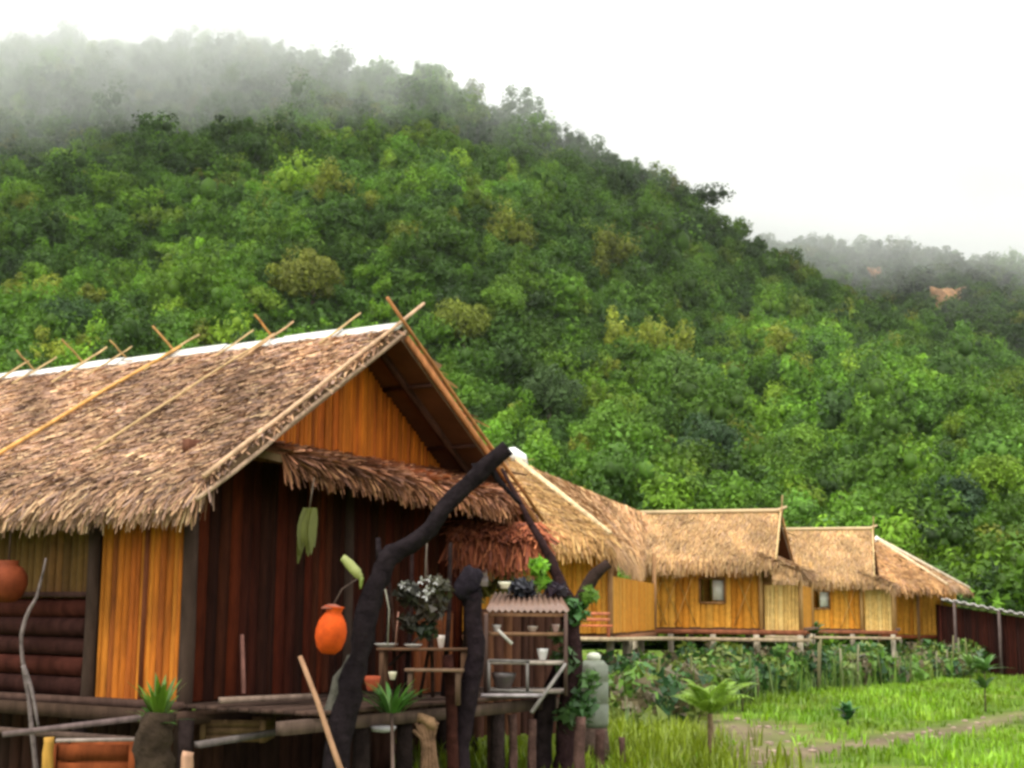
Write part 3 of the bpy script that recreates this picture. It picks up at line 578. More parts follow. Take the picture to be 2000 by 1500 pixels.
# hut D: hipped
Dh = thing('bamboo_hut', zpt(1790, 48, 0), 'farthest orange bamboo hut with a hipped straw roof, beside the low shed', 'hut', 'thatched stilt huts')
q1 = P(1716, 1058, 49); q2 = q1+V(-2.5, .3, 0); nR = P(1850, 1143, 46.3); fR = P(1893, 1152, 50.5); nL = nR+V(-4.2, .5, 0)
mb = MB(); thatch(mb, q2, q1, nR, nL, 3200, .34, .05, FARP*V(1, .9, .85), FARW, .12, .3, .05, 700, .36); thatch(mb, q1, q1+V(.02, .3, 0), fR, nR, 1200, .34, .05, FARP*V(.95, .98, 1.15), FARW, .12, .3, .05, 300, .3)
thatch(mb, q2, q1, fR, nL+V(0, 4.5, 0), 200, .34, .06, FARP, FARW, .1, .3, .05); mb.build('roof', M['straw'], Dh)
mb = MB(); mb.tube([q1+V(0, 0, .05), nR+V(0, 0, .04)], [.06, .045], V(.6, .46, .28), 6); mb.tube([q1+V(0, 0, .08), fR+V(0, 0, .06)], [.07, .06], V(.62, .52, .38), 6); mb.build('hip_pole', M['bamboo'], Dh)
mb = MB(); mb.tube([q1+V(-.2, 0, -.04), q1+V(-.05, 0, .12), q1+V(.1, 0, .02)], [.05, .1, .05], V(.8, .76, .66), 8); mb.build('ridge_cap', M['ceramic'], Dh)
d0 = zpt(1716, 47.6, 0); d1_ = zpt(1840, 47.2, 0); d2 = zpt(1868, 51, 0)
mb = MB(); slats(mb, d0, d1_, 1.16, 2.75, .16, FARB, .03); mb.build('front_wall', M['woven'], Dh)
mb = MB(); slats(mb, d1_, d2, 1.16, 2.75, .16, FARB, .03); slats(mb, d0+V(0, 4, 0), d2, 1.16, 2.7, .2, FARB, .03); mb.build('side_wall', M['woven'], Dh)
for q in (d0, lerp(d0, d1_, .62), d1_): mb = MB(); mb.tube([V(q[0], q[1]-.05, .9), V(q[0], q[1]-.05, 2.8)], .05, V(.36, .2, .1), 6); mb.build('post', M['bamboo'], Dh)
mb = MB(); mb.beam(V(*d0[:2], 1.08), V(*d1_[:2], 1.08), .14, .12, V(.25, .07, .03)); mb.build('floor_beam', M['wood'], Dh)
stilts(Dh, [lerp(d0, d1_, t)[:2] for t in (0, .33, .66, 1)], 1.05)
# low shed at the right edge
S = thing('shed', zpt(1930, 43, 0), 'low dark red shed with a flat pale roof at the right edge', 'shed')
s0 = P(1838, 1168, 46); s1 = P(2085, 1215, 38.5); s2 = s1+V(1.8, 5, -.1); s3 = s0+V(1.8, 5, -.1)
mb = MB(); nseg = 26
for i in range(nseg):
    a = lerp(s0, s1, i/nseg); b = lerp(s0, s1, (i+1)/nseg); c = lerp(s3, s2, (i+1)/nseg); d = lerp(s3, s2, i/nseg); w_ = V(0, 0, .03 if i % 2 else -.01)
    mb.hexa([a-V(0, 0, .05)+w_, b-V(0, 0, .05)+w_, c-V(0, 0, .05)+w_, d-V(0, 0, .05)+w_, a+w_, b+w_, c+w_, d+w_], jit((.5, .47, .44), .12))
mb.build('roof', M['tin'], S)
mb = MB(); slats(mb, s0+V(.1, .9, 0), s1+V(.1, .9, 0), 0, 2.2, .2, [(.035, .010, .007), (.025, .009, .007), (.045, .011, .007)], .03, lambda f: 2.15-.55*f); mb.build('wall', M['wood'], S)
mb = MB(); slats(mb, s0+V(.1, .5, 0), s3+V(.1, -.3, 0), 0, 2.1, .2, [(.11, .03, .02)], .03); mb.build('end_wall', M['wood'], S)
for t in (.12, .5, .75): q = lerp(s0, s1, t); mb = MB(); mb.tube([V(q[0], q[1]-.02, 0), V(q[0], q[1]-.02, q[2]-.06)], .05, V(.12, .09, .08), 6); mb.build('post', M['wood'], S)

exec_after = True
#DETAILS
# ------------------------------------------------------------------ dead tree and forked tree in front of the porch
def px_tube(mb, pts, rads, D, col, n=9, wob=.12, sub=3):
    """smooth, bumpy limb through photo pixels at depth D (or (D0,D1))"""
    D = D if isinstance(D, (tuple, list)) else (D, D); m = len(pts)
    Pp = [at(p[0], p[1], D[0]+(D[1]-D[0])*i/(m-1)) for i, p in enumerate(pts)]; rr = [r/F*D[0] for r in rads]
    out, ro = [], []
    for i in range(m-1):
        for k in range(sub):
            t = k/sub; p0, p1_, p2_, p3 = Pp[max(i-1, 0)], Pp[i], Pp[i+1], Pp[min(i+2, m-1)]
            q = .5*((2*p1_)+(p2_-p0)*t+(2*p0-5*p1_+4*p2_-p3)*t*t+(-p0+3*p1_-3*p2_+p3)*t**3); out.append(q+V(rnd.uniform(-1, 1), rnd.uniform(-1, 1), rnd.uniform(-1, 1))*rr[i]*.12); ro.append(rr[i]*(1-t)+rr[i+1]*t)
    out.append(Pp[-1]); ro.append(rr[-1]); mb.tube(out, ro, col, n, wob); return out
BK = V(.014, .010, .011)
mb = MB()
px_tube(mb, [(640, 1660), (652, 1560), (660, 1450), (680, 1360), (702, 1280), (716, 1200), (744, 1128), (768, 1082), (822, 1050), (870, 990), (930, 930), (992, 874)], [33, 29, 24, 26, 20, 22, 19, 21, 16, 17, 17, 15], (12.2, 12.5), BK, 13, .2)
px_tube(mb, [(925, 918), (955, 905), (972, 935), (1016, 985)], [12, 8, 6, 3], 12.5, BK*.8, 7)
px_tube(mb, [(700, 1290), (672, 1330), (655, 1400)], [20, 22, 26], 12.35, V(.075, .07, .055), 8)
px_tube(mb, [(760, 1120), (742, 1085), (738, 1050)], [12, 8, 4], 12.4, BK, 8, .2)
mb.build('x', M['bark'], origin=gnd(640, 1660, 0)).name = 'dead_tree'
tag(bpy.data.objects['dead_tree'], 'dark leaning dead tree trunk with one bare branch crossing the near gable', 'dead tree')
mb = MB()
px_tube(mb, [(1100, 1530), (1106, 1440), (1116, 1340), (1120, 1260), (1112, 1190), (1092, 1130), (1066, 1075), (1040, 1028), (1012, 975), (980, 915)], [22, 20, 19, 18, 17, 12, 9, 7, 5, 3], 15.2, V(.035, .018, .018), 9)
px_tube(mb, [(1114, 1215), (1135, 1170), (1160, 1125), (1188, 1100)], [17, 14, 13, 9], 15.2, V(.04, .025, .02), 9)
px_tube(mb, [(1062, 1530), (1058, 1440), (1072, 1360), (1100, 1290)], [20, 20, 17, 14], 15.3, V(.03, .02, .02), 8)
f = mb.build('forked_tree', M['bark'], origin=gnd(1100, 1500, 0)); tag(f, 'dark forked tree stem standing at the right end of the porch', 'tree')
mb = MB()
def leafblob(mb, c, r, n, col, size, sq=1.):
    d = rng.normal(size=(n, 3)); d /= np.linalg.norm(d, axis=1)[:, None]; p = np.asarray(c)+d*V(r, r, r*sq)*(rng.random((n, 1))**.4)
    T = leaf_tris(p, d+rng.normal(size=d.shape)*.7, size*rng.uniform(.7, 1.4, n), rng); mb.add(T.reshape(-1, 3), np.arange(n*3).reshape(-1, 3), np.repeat(V(*col)*rng.uniform(.65, 1.35, (n, 1)), 3, 0))
for px, py, r, n_, c in ((1135, 1380, .2, 140, (.05, .12, .03)), (1150, 1330, .14, 70, (.08, .16, .04)), (1108, 1400, .16, 80, (.07, .13, .04)), (1052, 1108, .10, 150, (.20, .42, .03)), (1060, 1135, .07, 60, (.16, .33, .03)), (1125, 1195, .16, 130, (.05, .14, .03)), (1150, 1165, .10, 60, (.12, .22, .03)), (1105, 1290, .16, 80, (.06, .12, .03)), (1090, 1240, .1, 50, (.1, .16, .05))): leafblob(mb, at(px, py, 15.1), r, n_, c, .06)
mb.build('leaves', M['leafn'], f)
def single(name, mb, m, base, label, cat, group=None, smooth=False):
    o = mb.build(name, M[m], origin=base, smooth=smooth); return tag(o, label, cat, group)
# leaning pale pole
mb = MB(); a, b = at(586, 1282, 11.9), at(686, 1560, 11.6); mb.tube([a, lerp(a, b, .33)+V(.01, 0, 0), lerp(a, b, .66), b], [.02, .022, .024, .026], V(.30, .165, .09), 8); single('bamboo_pole', mb, 'bamboo', b, 'thin pale bamboo pole leaning against the dark dead tree', 'pole', smooth=True)
# orange clay pot hanging at the trunk
pc = at(642, 1228, 12.0)
t = thing('hanging_pot', pc, 'round bright orange clay pot hanging beside the dead tree trunk', 'pot')
mb = MB(); mb.lathe(pc-V(0, 0, .21), [(.001, 0), (.06, .005), (.105, .05), (.13, .13), (.132, .2), (.115, .27), (.085, .32), (.062, .35), (.075, .385), (.085, .40), (.06, .40), (.05, .36), (.001, .35)], V(.46, .06, .006), 22, unit(V(.12, -.05, 1))); mb.build('body', M['clay'], t, smooth=True)
mb = MB(); mb.lathe(pc+V(.022, -.01, .175), [(.0, .03), (.03, .03), (.07, .012), (.09, 0), (.085, -.01)], V(.25, .08, .05), 14); mb.build('lid', M['clay'], t, smooth=True)
mb = MB(); mb.tube([pc+V(.03, 0, .19), pc+V(.1, .03, .33), pc+V(.22, .1, .42)], .008, V(.06, .04, .03), 5); mb.build('cord', M['wood'], t)
pc = at(14, 1138, 13.6); t = thing('hanging_pot', pc, 'dull orange round clay pot hanging before the left wall at the picture edge', 'pot')
mb = MB(); mb.lathe(pc-V(0, 0, .19), [(.001, 0), (.09, .01), (.15, .07), (.19, .17), (.185, .26), (.14, .33), (.09, .36), (.1, .4), (.08, .4), (.001, .37)], V(.16, .035, .012), 20); mb.build('body', M['clay'], t, smooth=True)
mb = MB(); mb.tube([pc+V(0, 0, .2), pc+V(0, .02, .9)], .008, V(.08, .05, .04), 5); mb.build('cord', M['wood'], t)
# bare grey twig in front of the log wall
mb = MB(); px_tube(mb, [(85, 1640), (62, 1420), (55, 1360), (45, 1300), (42, 1240), (58, 1190), (72, 1165), (90, 1090)], [6, 5, 4, 4, 4, 4, 3, 2], 12.9, V(.14, .11, .10), 7); px_tube(mb, [(45, 1300), (62, 1350), (75, 1420)], [5, 4, 3], 12.9, V(.16, .13, .12), 6); single('bare_twig', mb, 'bark', gnd(85, 1640), 'crooked grey bare twig rising before the dark log wall', 'twig')
# stump with plant
sp = at(305, 1400, 11.4); mb = MB(); px_tube(mb, [(300, 1650), (296, 1520), (304, 1440), (316, 1392)], [40, 36, 34, 26], 11.4, V(.04, .027, .018), 12, .16); single('tree_stump', mb, 'bark', gnd(300, 1650), 'weathered brown tree stump below the orange side wall', 'stump')
def blades_plant(mb, c, n, L, w, col, spread=.6, droop=.5, base=.04):
    for _ in range(n):
        an = rnd.uniform(0, 2*math.pi); d = V(math.cos(an), math.sin(an), 0); tilt = rnd.uniform(.1, spread); l_ = L*rnd.uniform(.6, 1.15); p = np.asarray(c)+d*rnd.uniform(0, base); k = 5; prev = None; vs_ = []
        sd_ = V(-d[1], d[0], 0); cc = V(*col)*rnd.uniform(.7, 1.35)
        for i in range(k+1):
            t = i/k; q = p+d*(math.sin(tilt)*l_*t+droop*l_*t*t*.5)+V(0, 0, 1)*(math.cos(tilt)*l_*t-droop*l_*.45*t**2.4); ww = w*math.sin(math.pi*min(.999, .15+t*.85))*.5+.001; vs_ += [q-sd_*ww, q+sd_*ww]
        mb.add(vs_, [[2*i, 2*i+1, 2*i+3, 2*i+2] for i in range(k)], cc)
mb = MB(); blades_plant(mb, sp+V(.02, 0, -.03), 26, .42, .045, (.08, .15, .012), .5, .35); blades_plant(mb, sp+V(0, 0, -.08), 22, .24, .05, (.04, .12, .015), 1.2, .7); single('leafy_plant', mb, 'leafn', sp, 'small green and yellow leafed plant growing on the brown stump', 'plant')
# things below the floor
def crate(px0, px1, py0, py1, D, label, col):
    a, b = at(px0, py0, D), at(px1, py1, D); t = thing('wooden_crate', V((a[0]+b[0])/2, D+.2, b[2]), label, 'crate'); w, h, d = b[0]-a[0], a[2]-b[2], .45; cx = (a[0]+b[0])/2
    for i in range(3):
        z = b[2]+h*(i+.5)/3; mb = MB(); mb.box(V(cx, D, z), V(w/2, 0, 0), V(0, .012, 0), V(0, 0, h/6*.9), jit(col, .2)); mb.box(V(cx, D+d, z), V(w/2, 0, 0), V(0, .012, 0), V(0, 0, h/6*.9), jit(col, .2))
        for sx_ in (-1, 1): mb.box(V(cx+sx_*(w/2-.012), D+d/2, z), V(.01, 0, 0), V(0, d/2-.013, 0), V(0, 0, h/6*.88), jit(col, .2))
        mb.build('slat', M['wood'], t)
    for sx_ in (-1, 1): mb = MB(); mb.box(V(cx+sx_*(w/2-.03), D-.025, (a[2]+b[2])/2), V(.025, 0, 0), V(0, .011, 0), V(0, 0, h/2), V(*col)*1.2); mb.build('corner_batten', M['wood'], t)
    mb = MB(); mb.box(V(cx, D+d/2, b[2]+.012), V(w/2-.03, 0, 0), V(0, d/2-.02, 0), V(0, 0, .01), col); mb.build('bottom', M['wood'], t)
crate(100, 262, 1452, 1560, 12.2, 'reddish orange plank crate under the left part of the near hut', (.16, .04, .012))
mb = MB(); px_tube(mb, [(96, 1640), (93, 1500), (96, 1440)], [12, 11, 10], 12.0, V(.36, .19, .035), 8, .04); single('bamboo_stake', mb, 'bamboo', gnd(96, 1640), 'short yellow bamboo stake beside the orange crate', 'stake')
crate(392, 520, 1405, 1450, 13.2, 'small brown plank crate tucked beneath the near floor beams', (.20, .12, .06))
mb = MB(); px_tube(mb, [(368, 1640), (366, 1520), (368, 1468)], [14, 13, 11], 12.4, V(.42, .24, .15), 8, .04); single('bamboo_stake', mb, 'bamboo', gnd(368, 1640), 'short pinkish tan stake between the brown stump and the leaning pole', 'stake')
mb = MB(); a, b = at(10, 1434, 12.6), at(275, 1402, 12.0); mb.beam(a, b, .07, .05, V(.12, .085, .08)); mb2 = mb; single('loose_beam', mb, 'wood', a, 'long dark weathered beam lying along the near hut below the log wall', 'beam')
mb = MB(); a, b = at(110, 1446, 11.9), at(262, 1444, 12.0); mb.beam(a, b, .09, .025, V(.24, .19, .16)); single('loose_board', mb, 'wood', a, 'pale grey board lying over the orange crate', 'board')
mb = MB(); a, b = at(430, 1368, 12.7), at(612, 1360, 13.2); mb.beam(a, b, .09, .05, V(.2, .14, .105)); single('door_step', mb, 'wood', a, 'worn pale wooden sill board in front of the dark red wall', 'board')
mb = MB(); a, b = at(385, 1455, 12.5), at(600, 1420, 13.2); mb.beam(a, b, .1, .05, V(.12, .10, .09)); single('loose_beam', mb, 'wood', a, 'grey brown beam under the porch left of the leaning pole', 'beam')
# hanging green leaf plants
hp = at(603, 1040, 12.6); mb = MB()
for k in range(9):
    a0 = hp+V(rnd.uniform(-.05, .05), rnd.uniform(-.03, .03), .22); L_ = rnd.uniform(.3, .55); w_ = rnd.uniform(.03, .055); dx = rnd.uniform(-.10, .06); vs_ = []
    for i in range(6): t = i/5; q = a0+V(dx*t, 0, -L_*t); ww = w_*math.sin(math.pi*min(.98, .1+t*.9)); vs_ += [q-V(ww, .01, 0), q+V(ww, .02, 0)]
    mb.add(vs_, [[2*i, 2*i+1, 2*i+3, 2*i+2] for i in range(5)], jit((.10, .105, .018), .3))
mb.tube([hp+V(0, 0, .22), hp+V(.02, .1, .5)], .006, V(.1, .07, .04), 5); single('hanging_plant', mb, 'leafn', hp+V(0, 0, .3), 'long drooping olive leaves hanging in the dark porch left of the dead tree', 'hanging plant')
mb = MB(); px_tube(mb, [(668, 1088), (682, 1102), (696, 1118), (706, 1128)], [7, 10, 10, 6], 12.2, V(.34, .36, .12), 7, .05); px_tube(mb, [(706, 1128), (704, 1150)], [5, 2], 12.2, V(.2, .25, .05), 6); single('seed_pod', mb, 'leafn', at(680, 1100, 12.2), 'short pale yellow green pod hanging above the orange pot', 'pod', smooth=True)
mb = MB(); z = at(475, 1208, 13.9); mb.lathe(z, [(.001, -.07), (.06, -.05), (.075, 0), (.05, .05), (.001, .07)], V(.35, .07, .04), 10); mb.tube([z+V(0, 0, .06), z+V(0, .05, .35)], .006, V(.2, .1, .05), 5); single('wall_ornament', mb, 'clay', z, 'small dull red gourd hanging on the dark red wall', 'gourd', smooth=True)
mb = MB(); mb.tube([at(472, 1240, 13.6), at(476, 1355, 13.4)], [.02, .022], V(.26, .12, .09), 7); single('walking_stick', mb, 'wood', at(476, 1355, 13.4), 'slim brown stick standing against the dark red wall', 'stick')

# ------------------------------------------------------------------ porch clutter right of the dead tree
def table(px0, px1, py, D, dep, h, label, col, cat='table', name='wooden_table', nleg=4):
    a, b = at(px0, py, D), at(px1, py, D); b[2] = a[2]; t = thing(name, V((a[0]+b[0])/2, D+dep/2, a[2]-h), label, cat)
    mb = MB(); k = 4
    for i in range(k): y = D+dep*(i+.5)/k; mb.box(V((a[0]+b[0])/2, y, a[2]-.012+rnd.uniform(-.003, .003)), V((b[0]-a[0])/2, 0, 0), V(0, dep/k/2*.93, 0), V(0, 0, .012), jit(col, .25))
    mb.build('tabletop', M['wood'], t)
    for x in (a[0]+.05, b[0]-.05):
        for y in (D+.04, D+dep-.04): mb = MB(); mb.box(V(x, y, a[2]-.026-h/2), V(.022, 0, 0), V(0, .022, 0), V(0, 0, h/2), V(*col)*.6); mb.build('leg', M['wood'], t)
    return a[2]
zt1 = table(735, 915, 1266, 13.5, .5, .5, 'rough brown wooden table on the porch holding white dishes', (.15, .08, .045))
zt2 = table(790, 905, 1306, 13.0, .25, .3, 'low wooden bench in front of the rough porch table', (.13, .08, .05), 'bench', 'wooden_bench')
def dish(px, D, z, r, h, label, name='dish', col=(.42, .39, .35), cat='dish', m='ceramic'):
    c = at(px, 1200, D); c[2] = z+.002; mb = MB(); mb.lathe(c, [(.001, 0), (r*.5, 0), (r*.6, h*.1), (r*.9, h*.7), (r, h), (r*.93, h), (r*.8, h*.6), (r*.4, h*.2), (.001, h*.18)], V(*col), 16); single(name, mb, m, c, label, cat, smooth=True)
dish(755, 13.62, zt1, .115, .04, 'wide white dish at the left end of the porch table')
dish(808, 13.62, zt1, .09, .035, 'smaller white dish in the middle of the porch table')
dish(862, 13.66, zt1, .04, .12, 'narrow white cup near the right end of the porch table', 'cup', (.5, .42, .36), 'cup')
dish(730, 12.9, at(730, 1350, 12.9)[2], .075, .13, 'small orange red clay pot on the porch floor beside the tree trunk', 'clay_pot', (.34, .07, .03), 'pot', 'clay')
dish(769, 13.0, at(769, 1328, 13.0)[2], .04, .07, 'tiny pale bowl among the small green plant leaves', 'bowl', (.5, .45, .3), 'bowl')
pc = at(765, 1392, 12.7); mb = MB(); blades_plant(mb, pc, 40, .34, .045, (.05, .13, .02), .9, .6, .1); blades_plant(mb, pc, 14, .38, .02, (.12, .24, .04), .5, .4, .06); mb.tube([gnd(770, 1640)-V(0, 0, .02), pc], [.02, .015], V(.12, .08, .06), 6); single('potted_plant', mb, 'leafn', pc, 'small dark green plant right of the dead tree at porch floor height', 'plant')
# flowers and utensils hanging above the table
bl = thing('flowering_plant', at(830, 1170, 13.0), 'dark hanging plant with white blossoms above the porch table', 'flowering plant')
mb = MB(); [leafblob(mb, at(q_[0], q_[1], 13.0), q_[2], q_[3], q_[4], .06, .9) for q_ in ((800, 1160, .13, 110, (.03, .028, .015)), (840, 1185, .15, 130, (.04, .03, .018)), (858, 1150, .12, 90, (.05, .045, .02)), (800, 1215, .1, 60, (.03, .025, .015)), (835, 1230, .1, 60, (.02, .03, .012)))]; mb.build('leaves', M['leafn'], bl)
mb = MB()
for px, py, r in ((786, 1142, .032), (822, 1134, .035), (838, 1130, .03), (832, 1150, .03), (834, 1164, .04), (852, 1136, .03), (818, 1160, .02), (800, 1150, .018), (846, 1152, .02)):
    c = at(px, py, 12.72)
    for k in range(5): an = k*1.2566+px; d = V(math.cos(an), -.2, math.sin(an)); mb.add([c, c+unit(d+V(.4, 0, -.2))*r*.8, c+d*r*1.3, c+unit(d-V(.4, 0, -.2))*r*.8], [[0, 1, 2, 3]], V(.40, .38, .36))
mb.build('blossoms', M['ceramic'], bl)
mb = MB(); mb.tube([at(830, 1140, 13.0), at(835, 1040, 13.2)], .008, V(.1, .08, .06), 5); mb.build('stem', M['wood'], bl)
mb = MB(); mb.tube([at(752, 1150, 13.3), at(760, 1190, 13.3), at(757, 1262, 13.35)], .007, V(.35, .33, .25), 5); mb.tube([at(778, 1195, 13.3), at(772, 1262, 13.35)], .006, V(.4, .2, .15), 5); single('rope', mb, 'wood', at(757, 1262, 13.35), 'pale looped rope hanging down to the wide white dish', 'rope')
# boards behind the table, porch rail
mb = MB(); a, b = at(808, 1320, 14.6), at(880, 1320, 15.2); slats(mb, a, b, .93, 1.75, .14, [(.17, .05, .015), (.12, .035, .012)], .03); single('wooden_partition', mb, 'wood', V(a[0], a[1], .93), 'orange brown plank panel standing behind the porch table', 'panel')
# gnarled post with dark head
mb = MB(); px_tube(mb, [(905, 1560), (900, 1460), (915, 1370), (928, 1280), (925, 1210), (918, 1160)], [20, 18, 19, 18, 17, 21], 13.4, V(.018, .012, .014), 10, .1); px_tube(mb, [(920, 1175), (912, 1152), (922, 1128), (938, 1116)], [19, 27, 25, 9], 13.4, V(.018, .014, .018), 10, .2); single('gnarled_post', mb, 'bark', gnd(905, 1560), 'thick dark gnarled post with a round burl head by the porch table', 'post')
mb = MB(); px_tube(mb, [(882, 1580), (884, 1440), (878, 1330), (874, 1280)], [12, 11, 11, 10], 13.3, V(.04, .014, .01), 8, .08); single('porch_post', mb, 'bark', gnd(882, 1580), 'slimmer dark red post just left of the gnarled post', 'post')
# small stand with corrugated roof
st = thing('covered_shelf', at(1030, 1345, 14.6), 'open wooden shelf with a small corrugated roof on the right of the porch', 'shelf')
D = 14.6; a, b = at(950, 1192, D), at(1112, 1192, D); c, d = at(968, 1158, D+.6), at(1090, 1156, D+.6); b[2] = a[2]; d[2] = c[2]; mb = MB(); N_ = 26; rows = []
for i in range(N_+1): f = i/N_; o = .018*math.cos(i*math.pi); rows += [lerp(a, b, f)+V(0, 0, o), lerp(c, d, f)+V(0, 0, o), lerp(a, b, f)+V(0, 0, o-.012), lerp(c, d, f)+V(0, 0, o-.012)]
fs = []
for i in range(N_): k = 4*i; fs += [[k, k+4, k+5, k+1], [k+2, k+3, k+7, k+6], [k, k+2, k+6, k+4], [k+1, k+5, k+7, k+3]]
mb.add(rows, fs, V(.2, .12, .085)); mb.build('roof', M['tin'], st)
zt_ = a[2]
for i, (py, col) in enumerate(((1200, (.36, .18, .10)), (1238, (.20, .11, .06)), (1294, (.32, .27, .22)), (1350, (.22, .18, .15)))):
    p, q = at(945, py, D+.03), at(1108, py, D+.03); q[2] = p[2]; mb = MB(); mb.box((p+q)/2+V(0, .22, 0), V((q[0]-p[0])/2, 0, 0), V(0, .22, 0), V(0, 0, .018), col); mb.build('board', M['wood'], st)
for px, dy in ((950, 0), (1105, 0), (950, .42), (1105, .42)): p = at(px, 1192, D+.03+dy); mb = MB(); mb.box(V(p[0], p[1]+(.0 if dy else -.025), (zt_-.03+.93)/2), V(.02, 0, 0), V(0, .02, 0), V(0, 0, (zt_-.96)/2), V(.08, .05, .04)); mb.build('post', M['wood'], st)
sz = lambda py: at(1000, py, D+.03)[2]+.018
dish(985, 14.95, c[2]+.04, .07, .07, 'upturned cream bowl resting on top of the corrugated roof', 'bowl', (.72, .68, .5), 'bowl')
mb = MB(); q = at(1020, 1148, 15.1); leafblob(mb, q, .14, 90, (.04, .04, .05), .08, .5); leafblob(mb, at(1085, 1150, 15.1), .12, 60, (.05, .035, .05), .08, .6); single('dark_bundle', mb, 'leafn', q, 'dark dried leaf bundle lying behind the cream bowl', 'bundle')
dish(970, 14.75, sz(1238), .05, .07, 'grey white cup on the upper board of the covered shelf', 'cup', (.45, .42, .38), 'cup')
dish(1060, 14.75, sz(1294), .06, .12, 'tall white mug at the right of the lower shelf board', 'mug', (.5, .48, .45), 'mug')
dish(1040, 14.75, sz(1238), .06, .06, 'brownish bowl on the upper board of the covered shelf', 'bowl', (.35, .28, .22), 'bowl')
dish(1085, 14.75, sz(1238), .045, .08, 'dull pink cup at the right of the upper shelf board', 'cup', (.38, .26, .22), 'cup')
dish(985, 14.75, sz(1350), .13, .16, 'dark wide cooking pot on the lowest board of the shelf', 'cooking_pot', (.07, .055, .05), 'pot', 'tin')
mb = MB()
for p, q in (((955, 1290), (1035, 1292)), ((1030, 1292), (1030, 1350)), ((958, 1348), (1040, 1350)), ((955, 1290), (955, 1348))): mb.beam(at(*p, 14.45), at(*q, 14.45), .03, .03, V(.15, .135, .12))
single('white_frame', mb, 'wood', at(1000, 1350, 14.45), 'pale grey rectangular frame leaning on the lower shelf front', 'frame')
mb = MB(); mb.tube([at(972, 1230, 14.4), at(1000, 1258, 14.4)], [.018, .02], V(.45, .42, .36), 6); single('short_stick', mb, 'wood', at(1000, 1258, 14.4), 'short pale stick slanting across the covered shelf', 'stick')
mb = MB(); mb.tube([at(1038, 1392, 14.2), at(1105, 1296, 14.4)], [.022, .016], V(.2, .18, .16), 6); single('slanting_pole', mb, 'bamboo', at(1038, 1392, 14.2), 'grey pole slanting up to the forked tree at the porch end', 'pole')
mb = MB(); a, b = at(940, 1358, 14.3), at(1060, 1358, 14.3); mb.beam(a, b, .12, .03, V(.30, .26, .26)); single('grey_plank', mb, 'wood', a, 'grey worn plank lying below the covered shelf', 'plank')
mb = MB(); a, b = at(925, 1300, 16.6), at(1108, 1300, 17.2); slats(mb, a, b, .35, 1.8, .12, [(.075, .032, .02), (.05, .022, .015), (.12, .05, .025)], .03, skip=.06); single('added_dark_screen', mb, 'wood', V(a[0], a[1], .35), 'added dark plank screen standing in for shade behind the covered shelf', 'screen')  # added screen, coloured dark to hide the bright wall and darken the porch
mb = MB()
for px, py, r_ in ((960, 1085, .2), (1005, 1100, .22), (985, 1140, .2), (1040, 1150, .18), (940, 1150, .15)): leafblob(mb, at(px, py, 17.0), r_, 70, (.17, .15, .035), .09, .9)
single('climbing_plant', mb, 'leafn', at(1000, 1180, 17.0), 'olive yellow climbing plant behind the cream bowl and the corrugated roof', 'plant')
# pale cloth / sack behind
mb = MB(); q = at(925, 1118, 16.5); mb.box(q, V(.16, 0, 0), V(0, .05, 0), V(0, 0, .09), V(.55, .42, .40)); mb.box(q+V(.04, -.02, -.10), V(.13, 0, 0), V(0, .04, 0), V(0, 0, .06), V(.45, .34, .34)); mb.tube([q+V(-.2, 0, .1), q+V(.25, 0, .1)], .012, V(.2, .1, .06), 5); single('cloth', mb, 'ceramic', q, 'pale pinkish cloth hanging behind the burl headed post', 'cloth')
# reddish leaf curtain hanging at the rear right of the porch
mb = MB(); a, b = at(885, 1040, 16.2), at(1060, 1045, 16.2); thatch(mb, a+V(0, .3, .15), b+V(0, .3, .15), b, a, 700, .3, .04, NEARP*V(.9, .45, .35), NEARW, .04, .35, .05, 700, .42); single('thatch_awning', mb, 'thatch', a, 'reddish brown leaf awning hanging at the right rear of the porch', 'awning')
# tan dry roots under porch
mb = MB()
for k in range(9): px_tube(mb, [(806+k*6, 1415+rnd.uniform(-12, 12)), (826+k*3+rnd.uniform(-6, 6), 1460), (812+k*7, 1560)], [4, 5, 4], 12.9, jit((.15, .085, .05), .3), 5)
px_tube(mb, [(815, 1400), (840, 1412), (850, 1425)], [9, 12, 7], 12.9, V(.22, .13, .07), 7); single('dry_roots', mb, 'bark', gnd(820, 1600), 'tangle of tan dry roots hanging under the porch edge', 'roots')
mb = MB(); mb.lathe(at(748, 1424, 12.8), [(.001, -.03), (.1, -.02), (.12, .02), (.1, .03), (.001, .02)], V(.32, .3, .3), 12); single('basin', mb, 'tin', at(748, 1424, 12.8), 'small grey metal basin in the dark under the porch', 'basin', smooth=True)
# grey jar on a stump
jb = gnd(1160, 1450); Dj = 17.6; t = thing('water_tank', at(1160, 1420, Dj), 'tall greenish grey cylindrical tank with white top beside the forked tree', 'tank')
c = at(1160, 1420, Dj); h = at(1160, 1290, Dj)[2]-c[2]; mb = MB(); mb.lathe(c, [(.001, 0), (.17, .0), (.18, .05), (.18, h*.33), (.172, h*.35), (.18, h*.37), (.18, h*.66), (.172, h*.68), (.18, h*.7), (.178, h*.92), (.12, h), (.001, h+.01)], V(.13, .145, .10), 22); mb.build('body', M['tin'], t, smooth=True)
mb = MB(); mb.lathe(c+V(0, 0, h+.0), [(.001, 0), (.085, 0), (.09, .06), (.06, .09), (.001, .1)], V(.5, .52, .4), 14); mb.build('cap', M['ceramic'], t, smooth=True)
mb = MB(); mb.tube([V(c[0], c[1], 0), V(c[0], c[1], c[2]-.002)], [.2, .17], V(.12, .08, .06), 12, .06); single('tank_stump', mb, 'bark', V(c[0], c[1], 0), 'brown stump carrying the greenish grey tank', 'stump')
